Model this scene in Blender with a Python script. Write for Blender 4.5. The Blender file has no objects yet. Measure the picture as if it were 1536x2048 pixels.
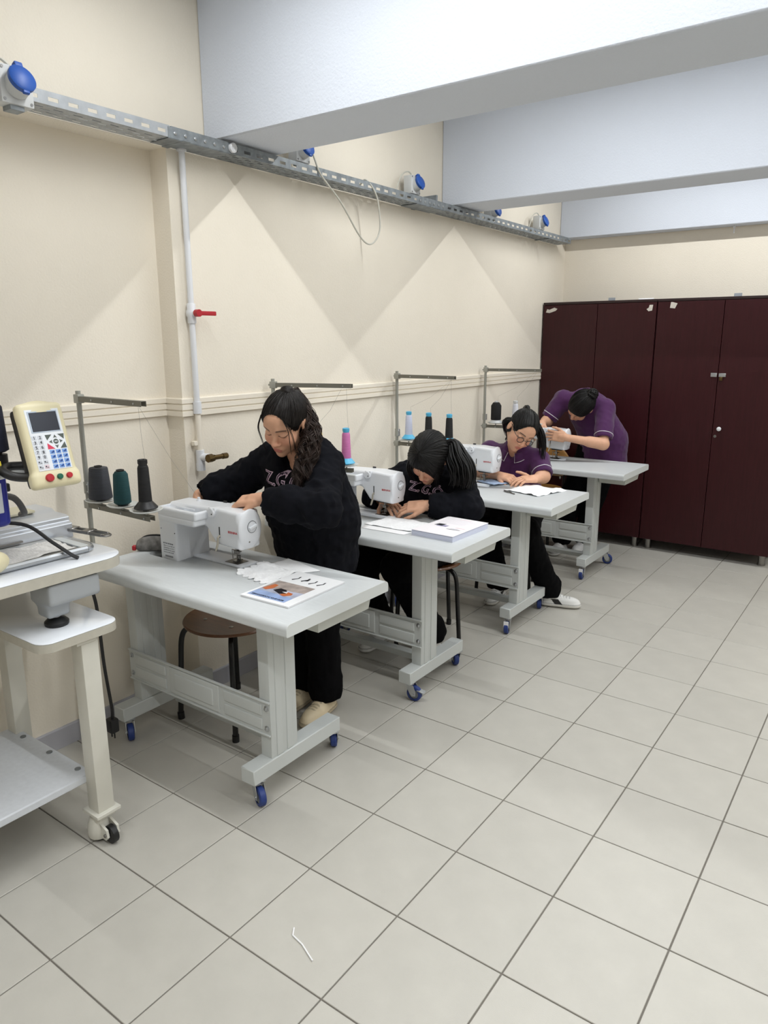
import bpy, bmesh, math, random
import numpy as np
from mathutils import Vector, Matrix
from mathutils.bvhtree import BVHTree

scene = bpy.context.scene
COL = scene.collection
random.seed(7)
rng = np.random.default_rng(7)

# ------------------------------------------------------------------ camera
CAM_P = Vector((1.0007, -1.10506, 1.59527))
YAW, PITCH, ROLL, FPX = 0.628095, 0.232181, -0.0031357, 1453.93
_f = Vector((-math.sin(YAW) * math.cos(PITCH), math.cos(YAW) * math.cos(PITCH), -math.sin(PITCH)))
_r = Vector((math.cos(YAW), math.sin(YAW), 0))
_u = _r.cross(_f)
_r, _u = math.cos(ROLL) * _r + math.sin(ROLL) * _u, math.cos(ROLL) * _u - math.sin(ROLL) * _r
cam_d = bpy.data.cameras.new('camera')
cam_d.sensor_fit = 'HORIZONTAL'
cam_d.sensor_width = 36.0
cam_d.lens = FPX / 1536 * 36.0
cam_d.clip_start = 0.05
cam = bpy.data.objects.new('camera', cam_d)
M = Matrix((_r, _u, -_f)).transposed().to_4x4()
M.translation = CAM_P
cam.matrix_world = M
COL.objects.link(cam)
scene.camera = cam

# ------------------------------------------------------------------ light and exposure
world = bpy.data.worlds.new('world')
scene.world = world
world.use_nodes = True
world.node_tree.nodes['Background'].inputs[0].default_value = (0.80, 0.88, 1.0, 1)
world.node_tree.nodes['Background'].inputs[1].default_value = 0.25
vs = scene.view_settings
vs.view_transform = 'Standard'
vs.look = 'None'
vs.gamma = 1.0
vs.use_curve_mapping = False
vs.exposure = 0.06
LAMP_POWER = 8.8
LAMP_COLOR = (0.975, 0.99, 0.985)
# fluorescent fittings: (x centre, y); each bay between two beams has its own row
LAMPS = [(x, y) for y in (-2.9, -1.2, 0.50, 2.05, 4.0) for x in (-0.25, 1.40, 3.05)]
LAMP_Z = 2.93

# ------------------------------------------------------------------ helpers
def lin(c):
    return tuple(((v / 255) / 12.92 if v / 255 <= 0.04045 else ((v / 255 + 0.055) / 1.055) ** 2.4) for v in c)

MATS = {}
def mat(name, rgb, rough=0.5, metal=0.0, bump=0.0, bscale=60.0, var=0.0, vscale=4.0, coat=0.0, spec=0.5,
        rand=0.0, attr=None, stretch=None, emit=None, alpha=None, sheen=0.0):
    """procedural principled material; var mixes a noise tint, bump adds fine relief"""
    if name in MATS:
        return MATS[name]
    m = bpy.data.materials.new(name)
    m.use_nodes = True
    nt = m.node_tree
    b = nt.nodes['Principled BSDF']
    b.inputs['Roughness'].default_value = rough
    b.inputs['Metallic'].default_value = metal
    b.inputs['Specular IOR Level'].default_value = spec
    b.inputs['Coat Weight'].default_value = coat
    if sheen:
        b.inputs['Sheen Weight'].default_value = sheen
    c = lin(rgb)
    b.inputs['Base Color'].default_value = (*c, 1)
    tc = nt.nodes.new('ShaderNodeTexCoord')
    vec = tc.outputs['Object']
    if stretch:
        mp = nt.nodes.new('ShaderNodeMapping')
        mp.inputs['Scale'].default_value = stretch
        nt.links.new(vec, mp.inputs['Vector'])
        vec = mp.outputs['Vector']
    colout = None
    if attr:
        a = nt.nodes.new('ShaderNodeAttribute')
        a.attribute_name = attr
        colout = a.outputs['Color']
    if var:
        n = nt.nodes.new('ShaderNodeTexNoise')
        n.inputs['Scale'].default_value = vscale
        n.inputs['Detail'].default_value = 5
        nt.links.new(vec, n.inputs['Vector'])
        rmp = nt.nodes.new('ShaderNodeMapRange')
        rmp.inputs['From Min'].default_value = 0.3
        rmp.inputs['From Max'].default_value = 0.7
        rmp.inputs['To Min'].default_value = 1 - var
        rmp.inputs['To Max'].default_value = 1 + var
        nt.links.new(n.outputs['Fac'], rmp.inputs['Value'])
        mul = nt.nodes.new('ShaderNodeMixRGB')
        mul.blend_type = 'MULTIPLY'
        mul.inputs['Fac'].default_value = 1
        mul.inputs['Color1'].default_value = (*c, 1)
        if colout:
            nt.links.new(colout, mul.inputs['Color1'])
        nt.links.new(rmp.outputs['Result'], mul.inputs['Color2'])
        colout = mul.outputs['Color']
    if rand:
        oi = nt.nodes.new('ShaderNodeObjectInfo')
        rr = nt.nodes.new('ShaderNodeMapRange')
        rr.inputs['To Min'].default_value = 1 - rand
        rr.inputs['To Max'].default_value = 1 + rand
        nt.links.new(oi.outputs['Random'], rr.inputs['Value'])
        mu = nt.nodes.new('ShaderNodeMixRGB')
        mu.blend_type = 'MULTIPLY'
        mu.inputs['Fac'].default_value = 1
        mu.inputs['Color1'].default_value = (*c, 1)
        if colout:
            nt.links.new(colout, mu.inputs['Color1'])
        nt.links.new(rr.outputs['Result'], mu.inputs['Color2'])
        colout = mu.outputs['Color']
    if colout:
        nt.links.new(colout, b.inputs['Base Color'])
    if bump:
        n2 = nt.nodes.new('ShaderNodeTexNoise')
        n2.inputs['Scale'].default_value = bscale
        n2.inputs['Detail'].default_value = 4
        nt.links.new(vec, n2.inputs['Vector'])
        bp = nt.nodes.new('ShaderNodeBump')
        bp.inputs['Strength'].default_value = bump
        bp.inputs['Distance'].default_value = 0.004
        nt.links.new(n2.outputs['Fac'], bp.inputs['Height'])
        nt.links.new(bp.outputs['Normal'], b.inputs['Normal'])
    if emit:
        b.inputs['Emission Color'].default_value = (*lin(emit[0]), 1)
        b.inputs['Emission Strength'].default_value = emit[1]
    if alpha is not None:
        b.inputs['Alpha'].default_value = alpha
    MATS[name] = m
    return m

def link(name, me, m=None, parent=None):
    o = bpy.data.objects.new(name, me)
    COL.objects.link(o)
    if m is not None and not me.materials:
        me.materials.append(m)
    if parent is not None:
        o.parent = parent
    return o

def tag(o, label=None, cat=None, group=None, kind=None):
    if label: o['label'] = label
    if cat: o['category'] = cat
    if group: o['group'] = group
    if kind: o['kind'] = kind
    return o

def thing(name, label, cat, loc=(0, 0, 0), rz=0.0, group=None):
    o = bpy.data.objects.new(name, None)
    COL.objects.link(o)
    o.empty_display_size = 0.05
    o.location = loc
    o.rotation_euler = (0, 0, rz)
    return tag(o, label, cat, group)

def copy_tree(o, parent=None):
    c = o.copy()
    COL.objects.link(c)
    c.parent = parent
    for ch in list(o.children):
        copy_tree(ch, c)
    return c

def box(bm, lo, hi, bev=0.0, seg=2, mtx=None):
    """axis-aligned box between two corners, optionally bevelled"""
    lo, hi = Vector(lo), Vector(hi)
    r = bmesh.ops.create_cube(bm, size=1.0)
    vs_ = r['verts']
    for v in vs_:
        v.co = Vector((lo[i] + (v.co[i] + 0.5) * (hi[i] - lo[i]) for i in range(3)))
    if bev:
        es = set(e for v in vs_ for e in v.link_edges)
        rr = bmesh.ops.bevel(bm, geom=list(es), offset=bev, segments=seg, affect='EDGES', profile=0.6)
        vs_ = list(set(v for f in rr['faces'] for v in f.verts) | set(v for v in vs_ if v.is_valid))
    if mtx is not None:
        bmesh.ops.transform(bm, matrix=mtx, verts=vs_)
    return vs_

def lathe(bm, prof, seg=24, mtx=None, cap=True):
    """profile [(r, z)...] revolved about z"""
    rings = []
    for r, z in prof:
        if r < 1e-6:
            rings.append([bm.verts.new((0, 0, z))])
        else:
            rings.append([bm.verts.new((r * math.cos(2 * math.pi * i / seg), r * math.sin(2 * math.pi * i / seg), z)) for i in range(seg)])
    for a, b in zip(rings, rings[1:]):
        for i in range(seg):
            j = (i + 1) % seg
            if len(a) == 1 and len(b) == 1: continue
            if len(a) == 1: bm.faces.new((a[0], b[i], b[j]))
            elif len(b) == 1: bm.faces.new((a[i], a[j], b[0]))
            else: bm.faces.new((a[i], a[j], b[j], b[i]))
    if cap:
        if len(rings[0]) > 1: bm.faces.new(list(reversed(rings[0])))
        if len(rings[-1]) > 1: bm.faces.new(rings[-1])
    vv = [v for r in rings for v in r]
    if mtx is not None:
        bmesh.ops.transform(bm, matrix=mtx, verts=vv)
    return vv

def cyl(bm, a, b, r, r2=None, seg=16):
    a, b = Vector(a), Vector(b)
    d = b - a
    q = d.to_track_quat('Z', 'Y').to_matrix().to_4x4()
    q.translation = a
    r2 = r if r2 is None else r2
    return lathe(bm, [(r, 0), (r2, d.length)], seg, q)

def tube(bm, pts, rad, seg=8, closed=False):
    """round tube along a polyline; rad is a number or a list"""
    P = [Vector(p) for p in pts]
    n = len(P)
    R = rad if isinstance(rad, (list, tuple)) else [rad] * n
    t0 = (P[1] - P[0]).normalized()
    nn = t0.orthogonal().normalized()
    rings = []
    for i, p in enumerate(P):
        t = (P[min(i + 1, n - 1)] - P[max(i - 1, 0)])
        t = t.normalized() if t.length > 1e-9 else t0
        nn = (nn - t * nn.dot(t))
        nn = nn.normalized() if nn.length > 1e-6 else t.orthogonal().normalized()
        bb = t.cross(nn)
        rings.append([bm.verts.new(p + (nn * math.cos(2 * math.pi * k / seg) + bb * math.sin(2 * math.pi * k / seg)) * R[i]) for k in range(seg)])
    for a, b in zip(rings, rings[1:]):
        for k in range(seg):
            j = (k + 1) % seg
            bm.faces.new((a[k], a[j], b[j], b[k]))
    bm.faces.new(list(reversed(rings[0])))
    bm.faces.new(rings[-1])

def spline(pts, n=24):
    """Catmull-Rom through points"""
    P = [np.array(p, float) for p in pts]
    P = [2 * P[0] - P[1]] + P + [2 * P[-1] - P[-2]]
    out = []
    segs = len(P) - 3
    for s in range(segs):
        p0, p1, p2, p3 = P[s:s + 4]
        m = max(2, n // segs)
        for k in range(m):
            t = k / m
            out.append(0.5 * ((2 * p1) + (-p0 + p2) * t + (2 * p0 - 5 * p1 + 4 * p2 - p3) * t * t + (-p0 + 3 * p1 - 3 * p2 + p3) * t ** 3))
    out.append(P[-2])
    return [tuple(o) for o in out]

def prism(bm, poly, axis, a, b, bev=0.0, seg=2):
    """extrude a 2D polygon along axis ('x','y','z') from a to b"""
    def p3(p, t):
        return {'x': (t, p[0], p[1]), 'y': (p[0], t, p[1]), 'z': (p[0], p[1], t)}[axis]
    A = [bm.verts.new(p3(p, a)) for p in poly]
    B = [bm.verts.new(p3(p, b)) for p in poly]
    n = len(poly)
    f = [bm.faces.new(A), bm.faces.new(list(reversed(B)))]
    for i in range(n):
        f.append(bm.faces.new((A[i], B[i], B[(i + 1) % n], A[(i + 1) % n])))
    bmesh.ops.recalc_face_normals(bm, faces=f)
    if bev:
        es = set(e for x in f for e in x.edges)
        bmesh.ops.bevel(bm, geom=list(es), offset=bev, segments=seg, affect='EDGES', profile=0.6)
    return A + B

def fin(name, bm, m, parent=None, smooth=True, angle=40):
    bmesh.ops.recalc_face_normals(bm, faces=bm.faces[:])
    me = bpy.data.meshes.new(name)
    bm.to_mesh(me)
    bm.free()
    if smooth:
        me.polygons.foreach_set('use_smooth', [True] * len(me.polygons))
        try:
            me.set_sharp_from_angle(angle=math.radians(angle))
        except Exception:
            pass
    return link(name, me, m, parent)

def B():
    return bmesh.new()

def text_mesh(body, size, depth=0.0, offset=0.0, align='CENTER', bold=False, spacing=1.0):
    cu = bpy.data.curves.new('t', 'FONT')
    cu.body = body
    cu.size = size
    cu.extrude = depth
    cu.offset = offset
    cu.align_x = align
    cu.align_y = 'CENTER'
    cu.space_character = spacing
    cu.resolution_u = 3
    o = bpy.data.objects.new('t', cu)
    COL.objects.link(o)
    dg = bpy.context.evaluated_depsgraph_get()
    me = bpy.data.meshes.new_from_object(o.evaluated_get(dg))
    bpy.data.objects.remove(o)
    bpy.data.curves.remove(cu)
    return me

def text_on(name, body, size, origin, xdir, ydir, m, parent, depth=0.0003, align='CENTER', offset=0.0, lift=0.0006):
    """flat lettering at origin, reading along xdir, letters' up along ydir (parent space)"""
    me = text_mesh(body, size, depth, offset, align)
    x, y = Vector(xdir).normalized(), Vector(ydir).normalized()
    z = x.cross(y)
    mt = Matrix((x, y, z)).transposed().to_4x4()
    mt.translation = Vector(origin) + z * lift
    me.transform(mt)
    me.materials.clear()
    return link(name, me, m, parent)

# ------------------------------------------------------------------ signed-distance modelling (smooth organic shapes)
class Vol:
    def __init__(s, lo, hi, h, fine=(), hf=0.003):
        """fine: list of (lo, hi) boxes that get the small step"""
        s.ax = []
        for i in range(3):
            xs, x = [], lo[i]
            while x < hi[i]:
                xs.append(x)
                st = h
                for fl, fh in fine:
                    if fl[i] - h <= x <= fh[i]:
                        st = hf
                x += st
            s.ax.append(np.array(xs, np.float32))
        s.D = np.full([len(a) for a in s.ax], 1.0, np.float32)
    def _blk(s, lo, hi):
        sl = []
        for i in range(3):
            a = max(0, int(np.searchsorted(s.ax[i], lo[i])) - 2)
            b = min(len(s.ax[i]), int(np.searchsorted(s.ax[i], hi[i])) + 2)
            if b <= a: return None, None
            sl.append(slice(a, b))
        sl = tuple(sl)
        g = (s.ax[0][sl[0]][:, None, None], s.ax[1][sl[1]][None, :, None], s.ax[2][sl[2]][None, None, :])
        return sl, g
    def comb(s, fn, lo, hi, k, sub=False):
        m = k * 1.5 + 0.012
        sl, g = s._blk([v - m for v in lo], [v + m for v in hi])
        if sl is None: return
        d = fn(*g)
        a = s.D[sl]
        if sub:
            d = -d
            if k <= 0: s.D[sl] = np.maximum(a, d); return
            h = np.clip(0.5 - 0.5 * (d - a) / k, 0, 1)
            s.D[sl] = d + (a - d) * h + k * h * (1 - h)
        else:
            if k <= 0: s.D[sl] = np.minimum(a, d); return
            h = np.clip(0.5 + 0.5 * (a - d) / k, 0, 1)
            s.D[sl] = a + (d - a) * h - k * h * (1 - h)
    def caps(s, a, b, ra, rb=None, k=0.01, sub=False, flat=None):
        """tapered capsule; flat=(direction, factor) squashes the section along a direction"""
        rb = ra if rb is None else rb
        a = np.array(a, np.float32); b = np.array(b, np.float32)
        R = max(ra, rb)
        def fn(X, Y, Z):
            x, y, z = X - a[0], Y - a[1], Z - a[2]
            ba = b - a
            if flat is not None:
                F, fac = np.array(flat[0], np.float32), flat[1]
                F = F / np.linalg.norm(F)
                ba0 = ba.copy()
                e = (1 / fac - 1)
                dt = x * F[0] + y * F[1] + z * F[2]
                x, y, z = x + F[0] * dt * e, y + F[1] * dt * e, z + F[2] * dt * e
                ba = ba0 + F * float(ba0 @ F) * e
            L = float(ba @ ba) + 1e-12
            t = np.clip((x * ba[0] + y * ba[1] + z * ba[2]) / L, 0, 1)
            d = np.sqrt((x - t * ba[0]) ** 2 + (y - t * ba[1]) ** 2 + (z - t * ba[2]) ** 2) - (ra + (rb - ra) * t)
            return d * (0.85 if flat is not None else 1.0)
        s.comb(fn, np.minimum(a, b) - R, np.maximum(a, b) + R, k, sub)
    def chain(s, pts, rads, k=0.01, **kw):
        for i in range(len(pts) - 1):
            s.caps(pts[i], pts[i + 1], rads[i], rads[i + 1], k, **kw)
    def ell(s, c, r, R=None, k=0.01, sub=False):
        c = np.array(c, np.float32); r = np.array(r, np.float32)
        R = np.eye(3, dtype=np.float32) if R is None else np.array(R, np.float32)
        def fn(X, Y, Z):
            x, y, z = X - c[0], Y - c[1], Z - c[2]
            q = [(x * R[0, i] + y * R[1, i] + z * R[2, i]) / r[i] for i in range(3)]
            k0 = np.sqrt(q[0] ** 2 + q[1] ** 2 + q[2] ** 2)
            k1 = np.sqrt((q[0] / r[0]) ** 2 + (q[1] / r[1]) ** 2 + (q[2] / r[2]) ** 2) + 1e-9
            return k0 * (k0 - 1) / k1
        m = float(r.max())
        s.comb(fn, c - m, c + m, k, sub)
    def rbox(s, c, half, rad, R=None, k=0.01, sub=False):
        c = np.array(c, np.float32); hf = np.array(half, np.float32) - rad
        R = np.eye(3, dtype=np.float32) if R is None else np.array(R, np.float32)
        def fn(X, Y, Z):
            x, y, z = X - c[0], Y - c[1], Z - c[2]
            q = [np.abs(x * R[0, i] + y * R[1, i] + z * R[2, i]) - hf[i] for i in range(3)]
            o = np.sqrt(sum(np.maximum(v, 0) ** 2 for v in q))
            return o + np.minimum(np.maximum(q[0], np.maximum(q[1], q[2])), 0) - rad
        m = float(np.linalg.norm(np.array(half)))
        mm = np.array(half) if np.allclose(R, np.eye(3)) else np.array([m] * 3)
        s.comb(fn, c - mm, c + mm, k, sub)
    def poly_y(s, poly, y0, y1, rad, k=0.01, sub=False):
        """xz polygon extruded along y with rounded edges"""
        P = np.array(poly, np.float32)
        def fn(X, Y, Z):
            d = np.full(np.broadcast_shapes(X.shape, (1, 1, 1), Z.shape), 1e9, np.float32)
            sg = np.ones_like(d)
            n = len(P)
            for i in range(n):
                j = (i - 1) % n
                ex, ez = P[j] - P[i]
                wx, wz = X - P[i, 0], Z - P[i, 1]
                t = np.clip((wx * ex + wz * ez) / (ex * ex + ez * ez), 0, 1)
                d = np.minimum(d, (wx - ex * t) ** 2 + (wz - ez * t) ** 2)
                c1 = Z >= P[i, 1]; c2 = Z < P[j, 1]; c3 = ex * wz > ez * wx
                flip = (c1 & c2 & c3) | (~c1 & ~c2 & ~c3)
                sg = np.where(flip, -sg, sg)
            d2 = sg * np.sqrt(d) + rad
            dy = np.abs(Y - (y0 + y1) / 2) - (y1 - y0) / 2 + rad
            d2, dy = np.broadcast_arrays(d2, dy)
            return np.minimum(np.maximum(d2, dy), 0) + np.sqrt(np.maximum(d2, 0) ** 2 + np.maximum(dy, 0) ** 2) - rad
        lo = np.array([P[:, 0].min(), y0, P[:, 1].min()]); hi = np.array([P[:, 0].max(), y1, P[:, 1].max()])
        s.comb(fn, lo, hi, k, sub)
    def half(s, p, n, k=0.0):
        """cut away everything on the positive side of a plane"""
        p = np.array(p, np.float32); n = np.array(n, np.float32); n = n / np.linalg.norm(n)
        X, Y, Z = s.ax[0][:, None, None], s.ax[1][None, :, None], s.ax[2][None, None, :]
        d = (X - p[0]) * n[0] + (Y - p[1]) * n[1] + (Z - p[2]) * n[2]
        s.D = np.maximum(s.D, d.astype(np.float32))
    def mesh(s):
        D = s.D
        S = D < 0
        c = [a - 1 for a in D.shape]
        cnt = np.zeros(c, np.int8)
        for i in (0, 1):
            for j in (0, 1):
                for k in (0, 1):
                    cnt += S[i:i + c[0], j:j + c[1], k:k + c[2]]
        act = (cnt > 0) & (cnt < 8)
        I, J, K = np.nonzero(act)
        idx = np.full(c, -1, np.int32)
        idx[I, J, K] = np.arange(len(I), dtype=np.int32)
        acc = np.zeros((len(I), 3)); num = np.zeros(len(I))
        co = [(i, j, k) for i in (0, 1) for j in (0, 1) for k in (0, 1)]
        for a in co:
            for ax in range(3):
                if a[ax]: continue
                b = list(a); b[ax] = 1
                da = D[I + a[0], J + a[1], K + a[2]]; db = D[I + b[0], J + b[1], K + b[2]]
                m = (da < 0) != (db < 0)
                t = np.where(m, da / np.where(m, da - db, 1), 0)
                p = []
                for q, (G, arr) in enumerate(((I, s.ax[0]), (J, s.ax[1]), (K, s.ax[2]))):
                    va = arr[G + a[q]]; vb = arr[G + b[q]]
                    p.append(va + (vb - va) * t)
                acc += np.stack(p, 1) * m[:, None]
                num += m
        V = acc / num[:, None]
        F = []
        A = S[:-1, 1:-1, 1:-1] != S[1:, 1:-1, 1:-1]
        i, j, k = np.nonzero(A); j += 1; k += 1
        q = np.stack([idx[i, j - 1, k - 1], idx[i, j, k - 1], idx[i, j, k], idx[i, j - 1, k]], 1)
        fl = ~S[i, j, k]; q[fl] = q[fl][:, ::-1]; F.append(q)
        A = S[1:-1, :-1, 1:-1] != S[1:-1, 1:, 1:-1]
        i, j, k = np.nonzero(A); i += 1; k += 1
        q = np.stack([idx[i - 1, j, k - 1], idx[i - 1, j, k], idx[i, j, k], idx[i, j, k - 1]], 1)
        fl = ~S[i, j, k]; q[fl] = q[fl][:, ::-1]; F.append(q)
        A = S[1:-1, 1:-1, :-1] != S[1:-1, 1:-1, 1:]
        i, j, k = np.nonzero(A); i += 1; j += 1
        q = np.stack([idx[i - 1, j - 1, k], idx[i, j - 1, k], idx[i, j, k], idx[i - 1, j, k]], 1)
        fl = ~S[i, j, k]; q[fl] = q[fl][:, ::-1]; F.append(q)
        return V, np.concatenate(F)

def normals(V, F):
    n = np.cross(V[F[:, 2]] - V[F[:, 0]], V[F[:, 3]] - V[F[:, 1]])
    N = np.zeros_like(V)
    for c in range(4):
        np.add.at(N, F[:, c], n)
    return N / (np.linalg.norm(N, axis=1, keepdims=True) + 1e-12)

def relax(V, F, it=1, w=0.5):
    for _ in range(it):
        A = np.zeros_like(V); c = np.zeros(len(V))
        for a, b in ((0, 1), (1, 2), (2, 3), (3, 0)):
            np.add.at(A, F[:, a], V[F[:, b]]); np.add.at(A, F[:, b], V[F[:, a]])
            np.add.at(c, F[:, a], 1); np.add.at(c, F[:, b], 1)
        V = V * (1 - w) + A / np.maximum(c, 1)[:, None] * w
    return V

def vnoise(P, seed=0):
    """smooth value noise in -1..1 at points P"""
    i = np.floor(P).astype(np.int64); f = P - i
    f = f * f * (3 - 2 * f)
    def h(a):
        x = (a[:, 0] * 374761393 + a[:, 1] * 668265263 + a[:, 2] * 2147483647 + seed * 1274126177) & 0x7fffffff
        x = ((x ^ (x >> 13)) * 1274126177) & 0x7fffffff
        return ((x ^ (x >> 16)) & 0xffff) / 32767.5 - 1
    r = 0
    for a in (0, 1):
        for b in (0, 1):
            for c in (0, 1):
                w = (f[:, 0] if a else 1 - f[:, 0]) * (f[:, 1] if b else 1 - f[:, 1]) * (f[:, 2] if c else 1 - f[:, 2])
                r = r + w * h(i + np.array([a, b, c]))
    return r

def np_obj(name, V, F, m, parent=None, col=None, smooth=True):
    me = bpy.data.meshes.new(name)
    n = len(F)
    w = F.shape[1]
    me.vertices.add(len(V))
    me.vertices.foreach_set('co', np.ascontiguousarray(V, np.float32).ravel())
    me.loops.add(n * w)
    me.loops.foreach_set('vertex_index', np.ascontiguousarray(F, np.int32).ravel())
    me.polygons.add(n)
    me.polygons.foreach_set('loop_start', np.arange(0, n * w, w, dtype=np.int32))
    me.polygons.foreach_set('loop_total', np.full(n, w, np.int32))
    me.update(calc_edges=True)
    me.validate()
    if smooth:
        me.polygons.foreach_set('use_smooth', [True] * len(me.polygons))
    if col is not None:
        a = me.color_attributes.new('Col', 'FLOAT_COLOR', 'POINT')
        cc = np.ones((len(V), 4), np.float32); cc[:, :3] = col
        a.data.foreach_set('color', cc.ravel())
    return link(name, me, m, parent)

# ------------------------------------------------------------------ materials
M_wall = mat('cream_plaster', (240, 232, 217), 0.85, bump=0.35, bscale=130, var=0.025, vscale=2.2)
M_beam = mat('white_plaster', (213, 219, 230), 0.85, bump=0.45, bscale=120, var=0.015, vscale=2)
M_wall2 = mat('low_bounce_plaster', (186, 178, 164), 0.85, bump=0.3, bscale=130)  # for the unseen walls: tone darkened to reduce bounced fill light
M_ceil = mat('ceiling_paint', (236, 237, 238), 0.9, bump=0.2, bscale=120)
M_grout = mat('grout', (118, 113, 106), 0.9, bump=0.3, bscale=200)
M_tile = mat('floor_tile', (188, 185, 177), 0.33, bump=0.10, bscale=320, var=0.035, vscale=9, rand=0.03, spec=0.45)
M_skirt = mat('skirting_tile', (178, 178, 186), 0.45, var=0.03)
M_trim = mat('cream_gloss_trim', (241, 233, 218), 0.5, bump=0.1, bscale=90)
M_top = mat('laminate_grey', (204, 208, 210), 0.38, var=0.035, vscale=30, stretch=(0.6, 6, 6), spec=0.4)
M_band = mat('edge_band', (214, 218, 218), 0.45)
M_frame = mat('frame_grey_paint', (198, 202, 201), 0.42, bump=0.04, bscale=250, spec=0.4)
M_drawer = mat('drawer_plastic', (198, 201, 196), 0.5)
M_board = mat('raw_board', (150, 122, 92), 0.7, var=0.1, vscale=20, stretch=(1, 8, 8))
M_zinc = mat('zinc_plated', (190, 193, 196), 0.32, metal=0.9)
M_steel = mat('steel', (150, 148, 145), 0.3, metal=1.0)
M_blue = mat('blue_rubber', (36, 58, 124), 0.5)
M_hub = mat('caster_hub', (120, 124, 126), 0.5)
M_galv = mat('galvanised', (178, 182, 186), 0.45, metal=0.3, var=0.12, vscale=25)
M_galvd = mat('galvanised_dull', (138, 144, 148), 0.5, metal=0.3, var=0.25, vscale=30)
M_white = mat('white_plastic', (232, 235, 240), 0.32, spec=0.45)
M_whitep = mat('white_pipe', (228, 230, 234), 0.4)
M_black = mat('black_plastic', (22, 22, 24), 0.45)
M_bluep = mat('blue_lid', (34, 84, 170), 0.45)
M_greyp = mat('grey_socket_plastic', (206, 208, 208), 0.5)
M_red = mat('red_plastic', (178, 32, 44), 0.4)
M_green = mat('green_plastic', (20, 96, 74), 0.4)
M_brass = mat('brass', (96, 78, 48), 0.4, metal=0.9)
M_cream = mat('cream_plastic', (222, 213, 178), 0.4)
M_cabinet = mat('mahogany_laminate', (54, 19, 23), 0.36, var=0.14, vscale=14, stretch=(8, 8, 0.5), bump=0.05, bscale=60, spec=0.28)
M_cabedge = mat('cabinet_edge', (40, 20, 20), 0.5)
M_wood = mat('stool_plywood', (104, 66, 36), 0.35, var=0.18, vscale=9, stretch=(1.2, 9, 9), coat=0.25)
M_blackm = mat('black_metal', (16, 16, 18), 0.35)
M_pole = mat('stand_grey', (168, 168, 160), 0.45, metal=0.3)
M_arm = mat('stand_arm', (128, 126, 116), 0.5, metal=0.35)
M_paper = mat('paper', (240, 240, 242), 0.8)
M_print = mat('grey_print', (70, 72, 78), 0.8)
M_emb = mat('embroidery_table', (226, 230, 236), 0.18, spec=0.5, coat=0.2)
M_embedge = mat('embroidery_edge', (186, 182, 170), 0.5, var=0.05, vscale=40)
M_leg = mat('cream_metal', (212, 210, 200), 0.4, var=0.03, vscale=12)

# ------------------------------------------------------------------ room
XA, XB, YSTEP, YBACK = -1.61, -1.505, 0.90, 4.90
XR, YFRONT, ZC = 4.3, -3.6, 3.02
ZBEAM = 2.385
NICHE = 2.332

bm = B()
box(bm, (XA - 0.25, YFRONT - 0.2, -0.15), (XR + 0.2, YBACK + 0.2, -0.004))
floor = tag(fin('floor', bm, M_grout, smooth=False), 'light grey square tiled floor', None, kind='structure')

T = 0.33
def in_view(x, y, mx=0.10):
    d = Vector((x, y, 0)) - CAM_P
    z = d.dot(_f)
    if z < 0.3: return False, z
    px = 768 + FPX * d.dot(_r) / z
    py = 1024 - FPX * d.dot(_u) / z
    return (-1536 * mx < px < 1536 * (1 + mx) and -100 < py < 2048 * 1.08), z
tile_me = None
cand, rest = [], []
for ix in range(-5, 13):
    for iy in range(-11, 15):
        x0, x1, y0, y1 = ix * T, (ix + 1) * T, iy * T, (iy + 1) * T
        lim = XB if y0 >= YSTEP - 0.3 else XA
        if x1 < lim or x0 > XR or y0 > YBACK or y1 < YFRONT: continue
        ok, z = in_view((x0 + x1) / 2, (y0 + y1) / 2)
        full = x0 >= XA and y1 <= YBACK
        (cand if ok and z > 0 else rest).append((z, x0, y0))
cand.sort()
rest += cand[296:]
cand = cand[:296]
g = 0.0022
bm = B()
box(bm, (g, g, -0.012), (T - g, T - g, 0.0), 0.0012, 1)
bmesh.ops.recalc_face_normals(bm, faces=bm.faces[:])
tile_me = bpy.data.meshes.new('tile'); bm.to_mesh(tile_me); bm.free()
tile_me.materials.append(M_tile)
for z, x0, y0 in cand:
    o = link('tile', tile_me, None, floor)
    o.location = (x0, y0, random.uniform(-0.0004, 0.0))
bm = B()
for z, x0, y0 in rest:
    box(bm, (x0 + g, y0 + g, -0.012), (x0 + T - g, y0 + T - g, -0.0003))
o = fin('tile_field', bm, M_tile, floor, smooth=False); o['kind'] = 'stuff'

# left wall: recessed bay towards the camera, flush wall beyond, band above the cable tray
bm = B()
box(bm, (XA - 0.25, YFRONT, 0), (XA, YSTEP, NICHE))
box(bm, (XA - 0.25, YSTEP, 0), (XB, YBACK, ZC))
box(bm, (XA - 0.25, YFRONT, NICHE), (XB, YSTEP, ZC))
tag(fin('wall_left', bm, M_wall, smooth=False), 'cream plastered side wall with a shallow recess', None, kind='structure')
bm = B(); box(bm, (XA - 0.25, YBACK, 0), (XR + 0.2, YBACK + 0.2, ZC))
tag(fin('wall_back', bm, M_wall, smooth=False), 'cream plastered end wall behind the cabinets', None, kind='structure')
bm = B(); box(bm, (XR, YFRONT, 0), (XR + 0.2, YBACK, ZC))
tag(fin('wall_right', bm, M_wall2, smooth=False), 'unseen wall on the far right of the room, darkened to beige to cut bounce light', None, kind='structure')
bm = B(); box(bm, (XA - 0.25, YFRONT - 0.2, 0), (XR + 0.2, YFRONT, ZC))
tag(fin('wall_front', bm, M_wall2, smooth=False), 'unseen wall at the near end of the room, darkened to beige to cut bounce light', None, kind='structure')
bm = B(); box(bm, (XA - 0.25, YFRONT - 0.2, ZC), (XR + 0.2, YBACK + 0.2, ZC + 0.15))
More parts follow.
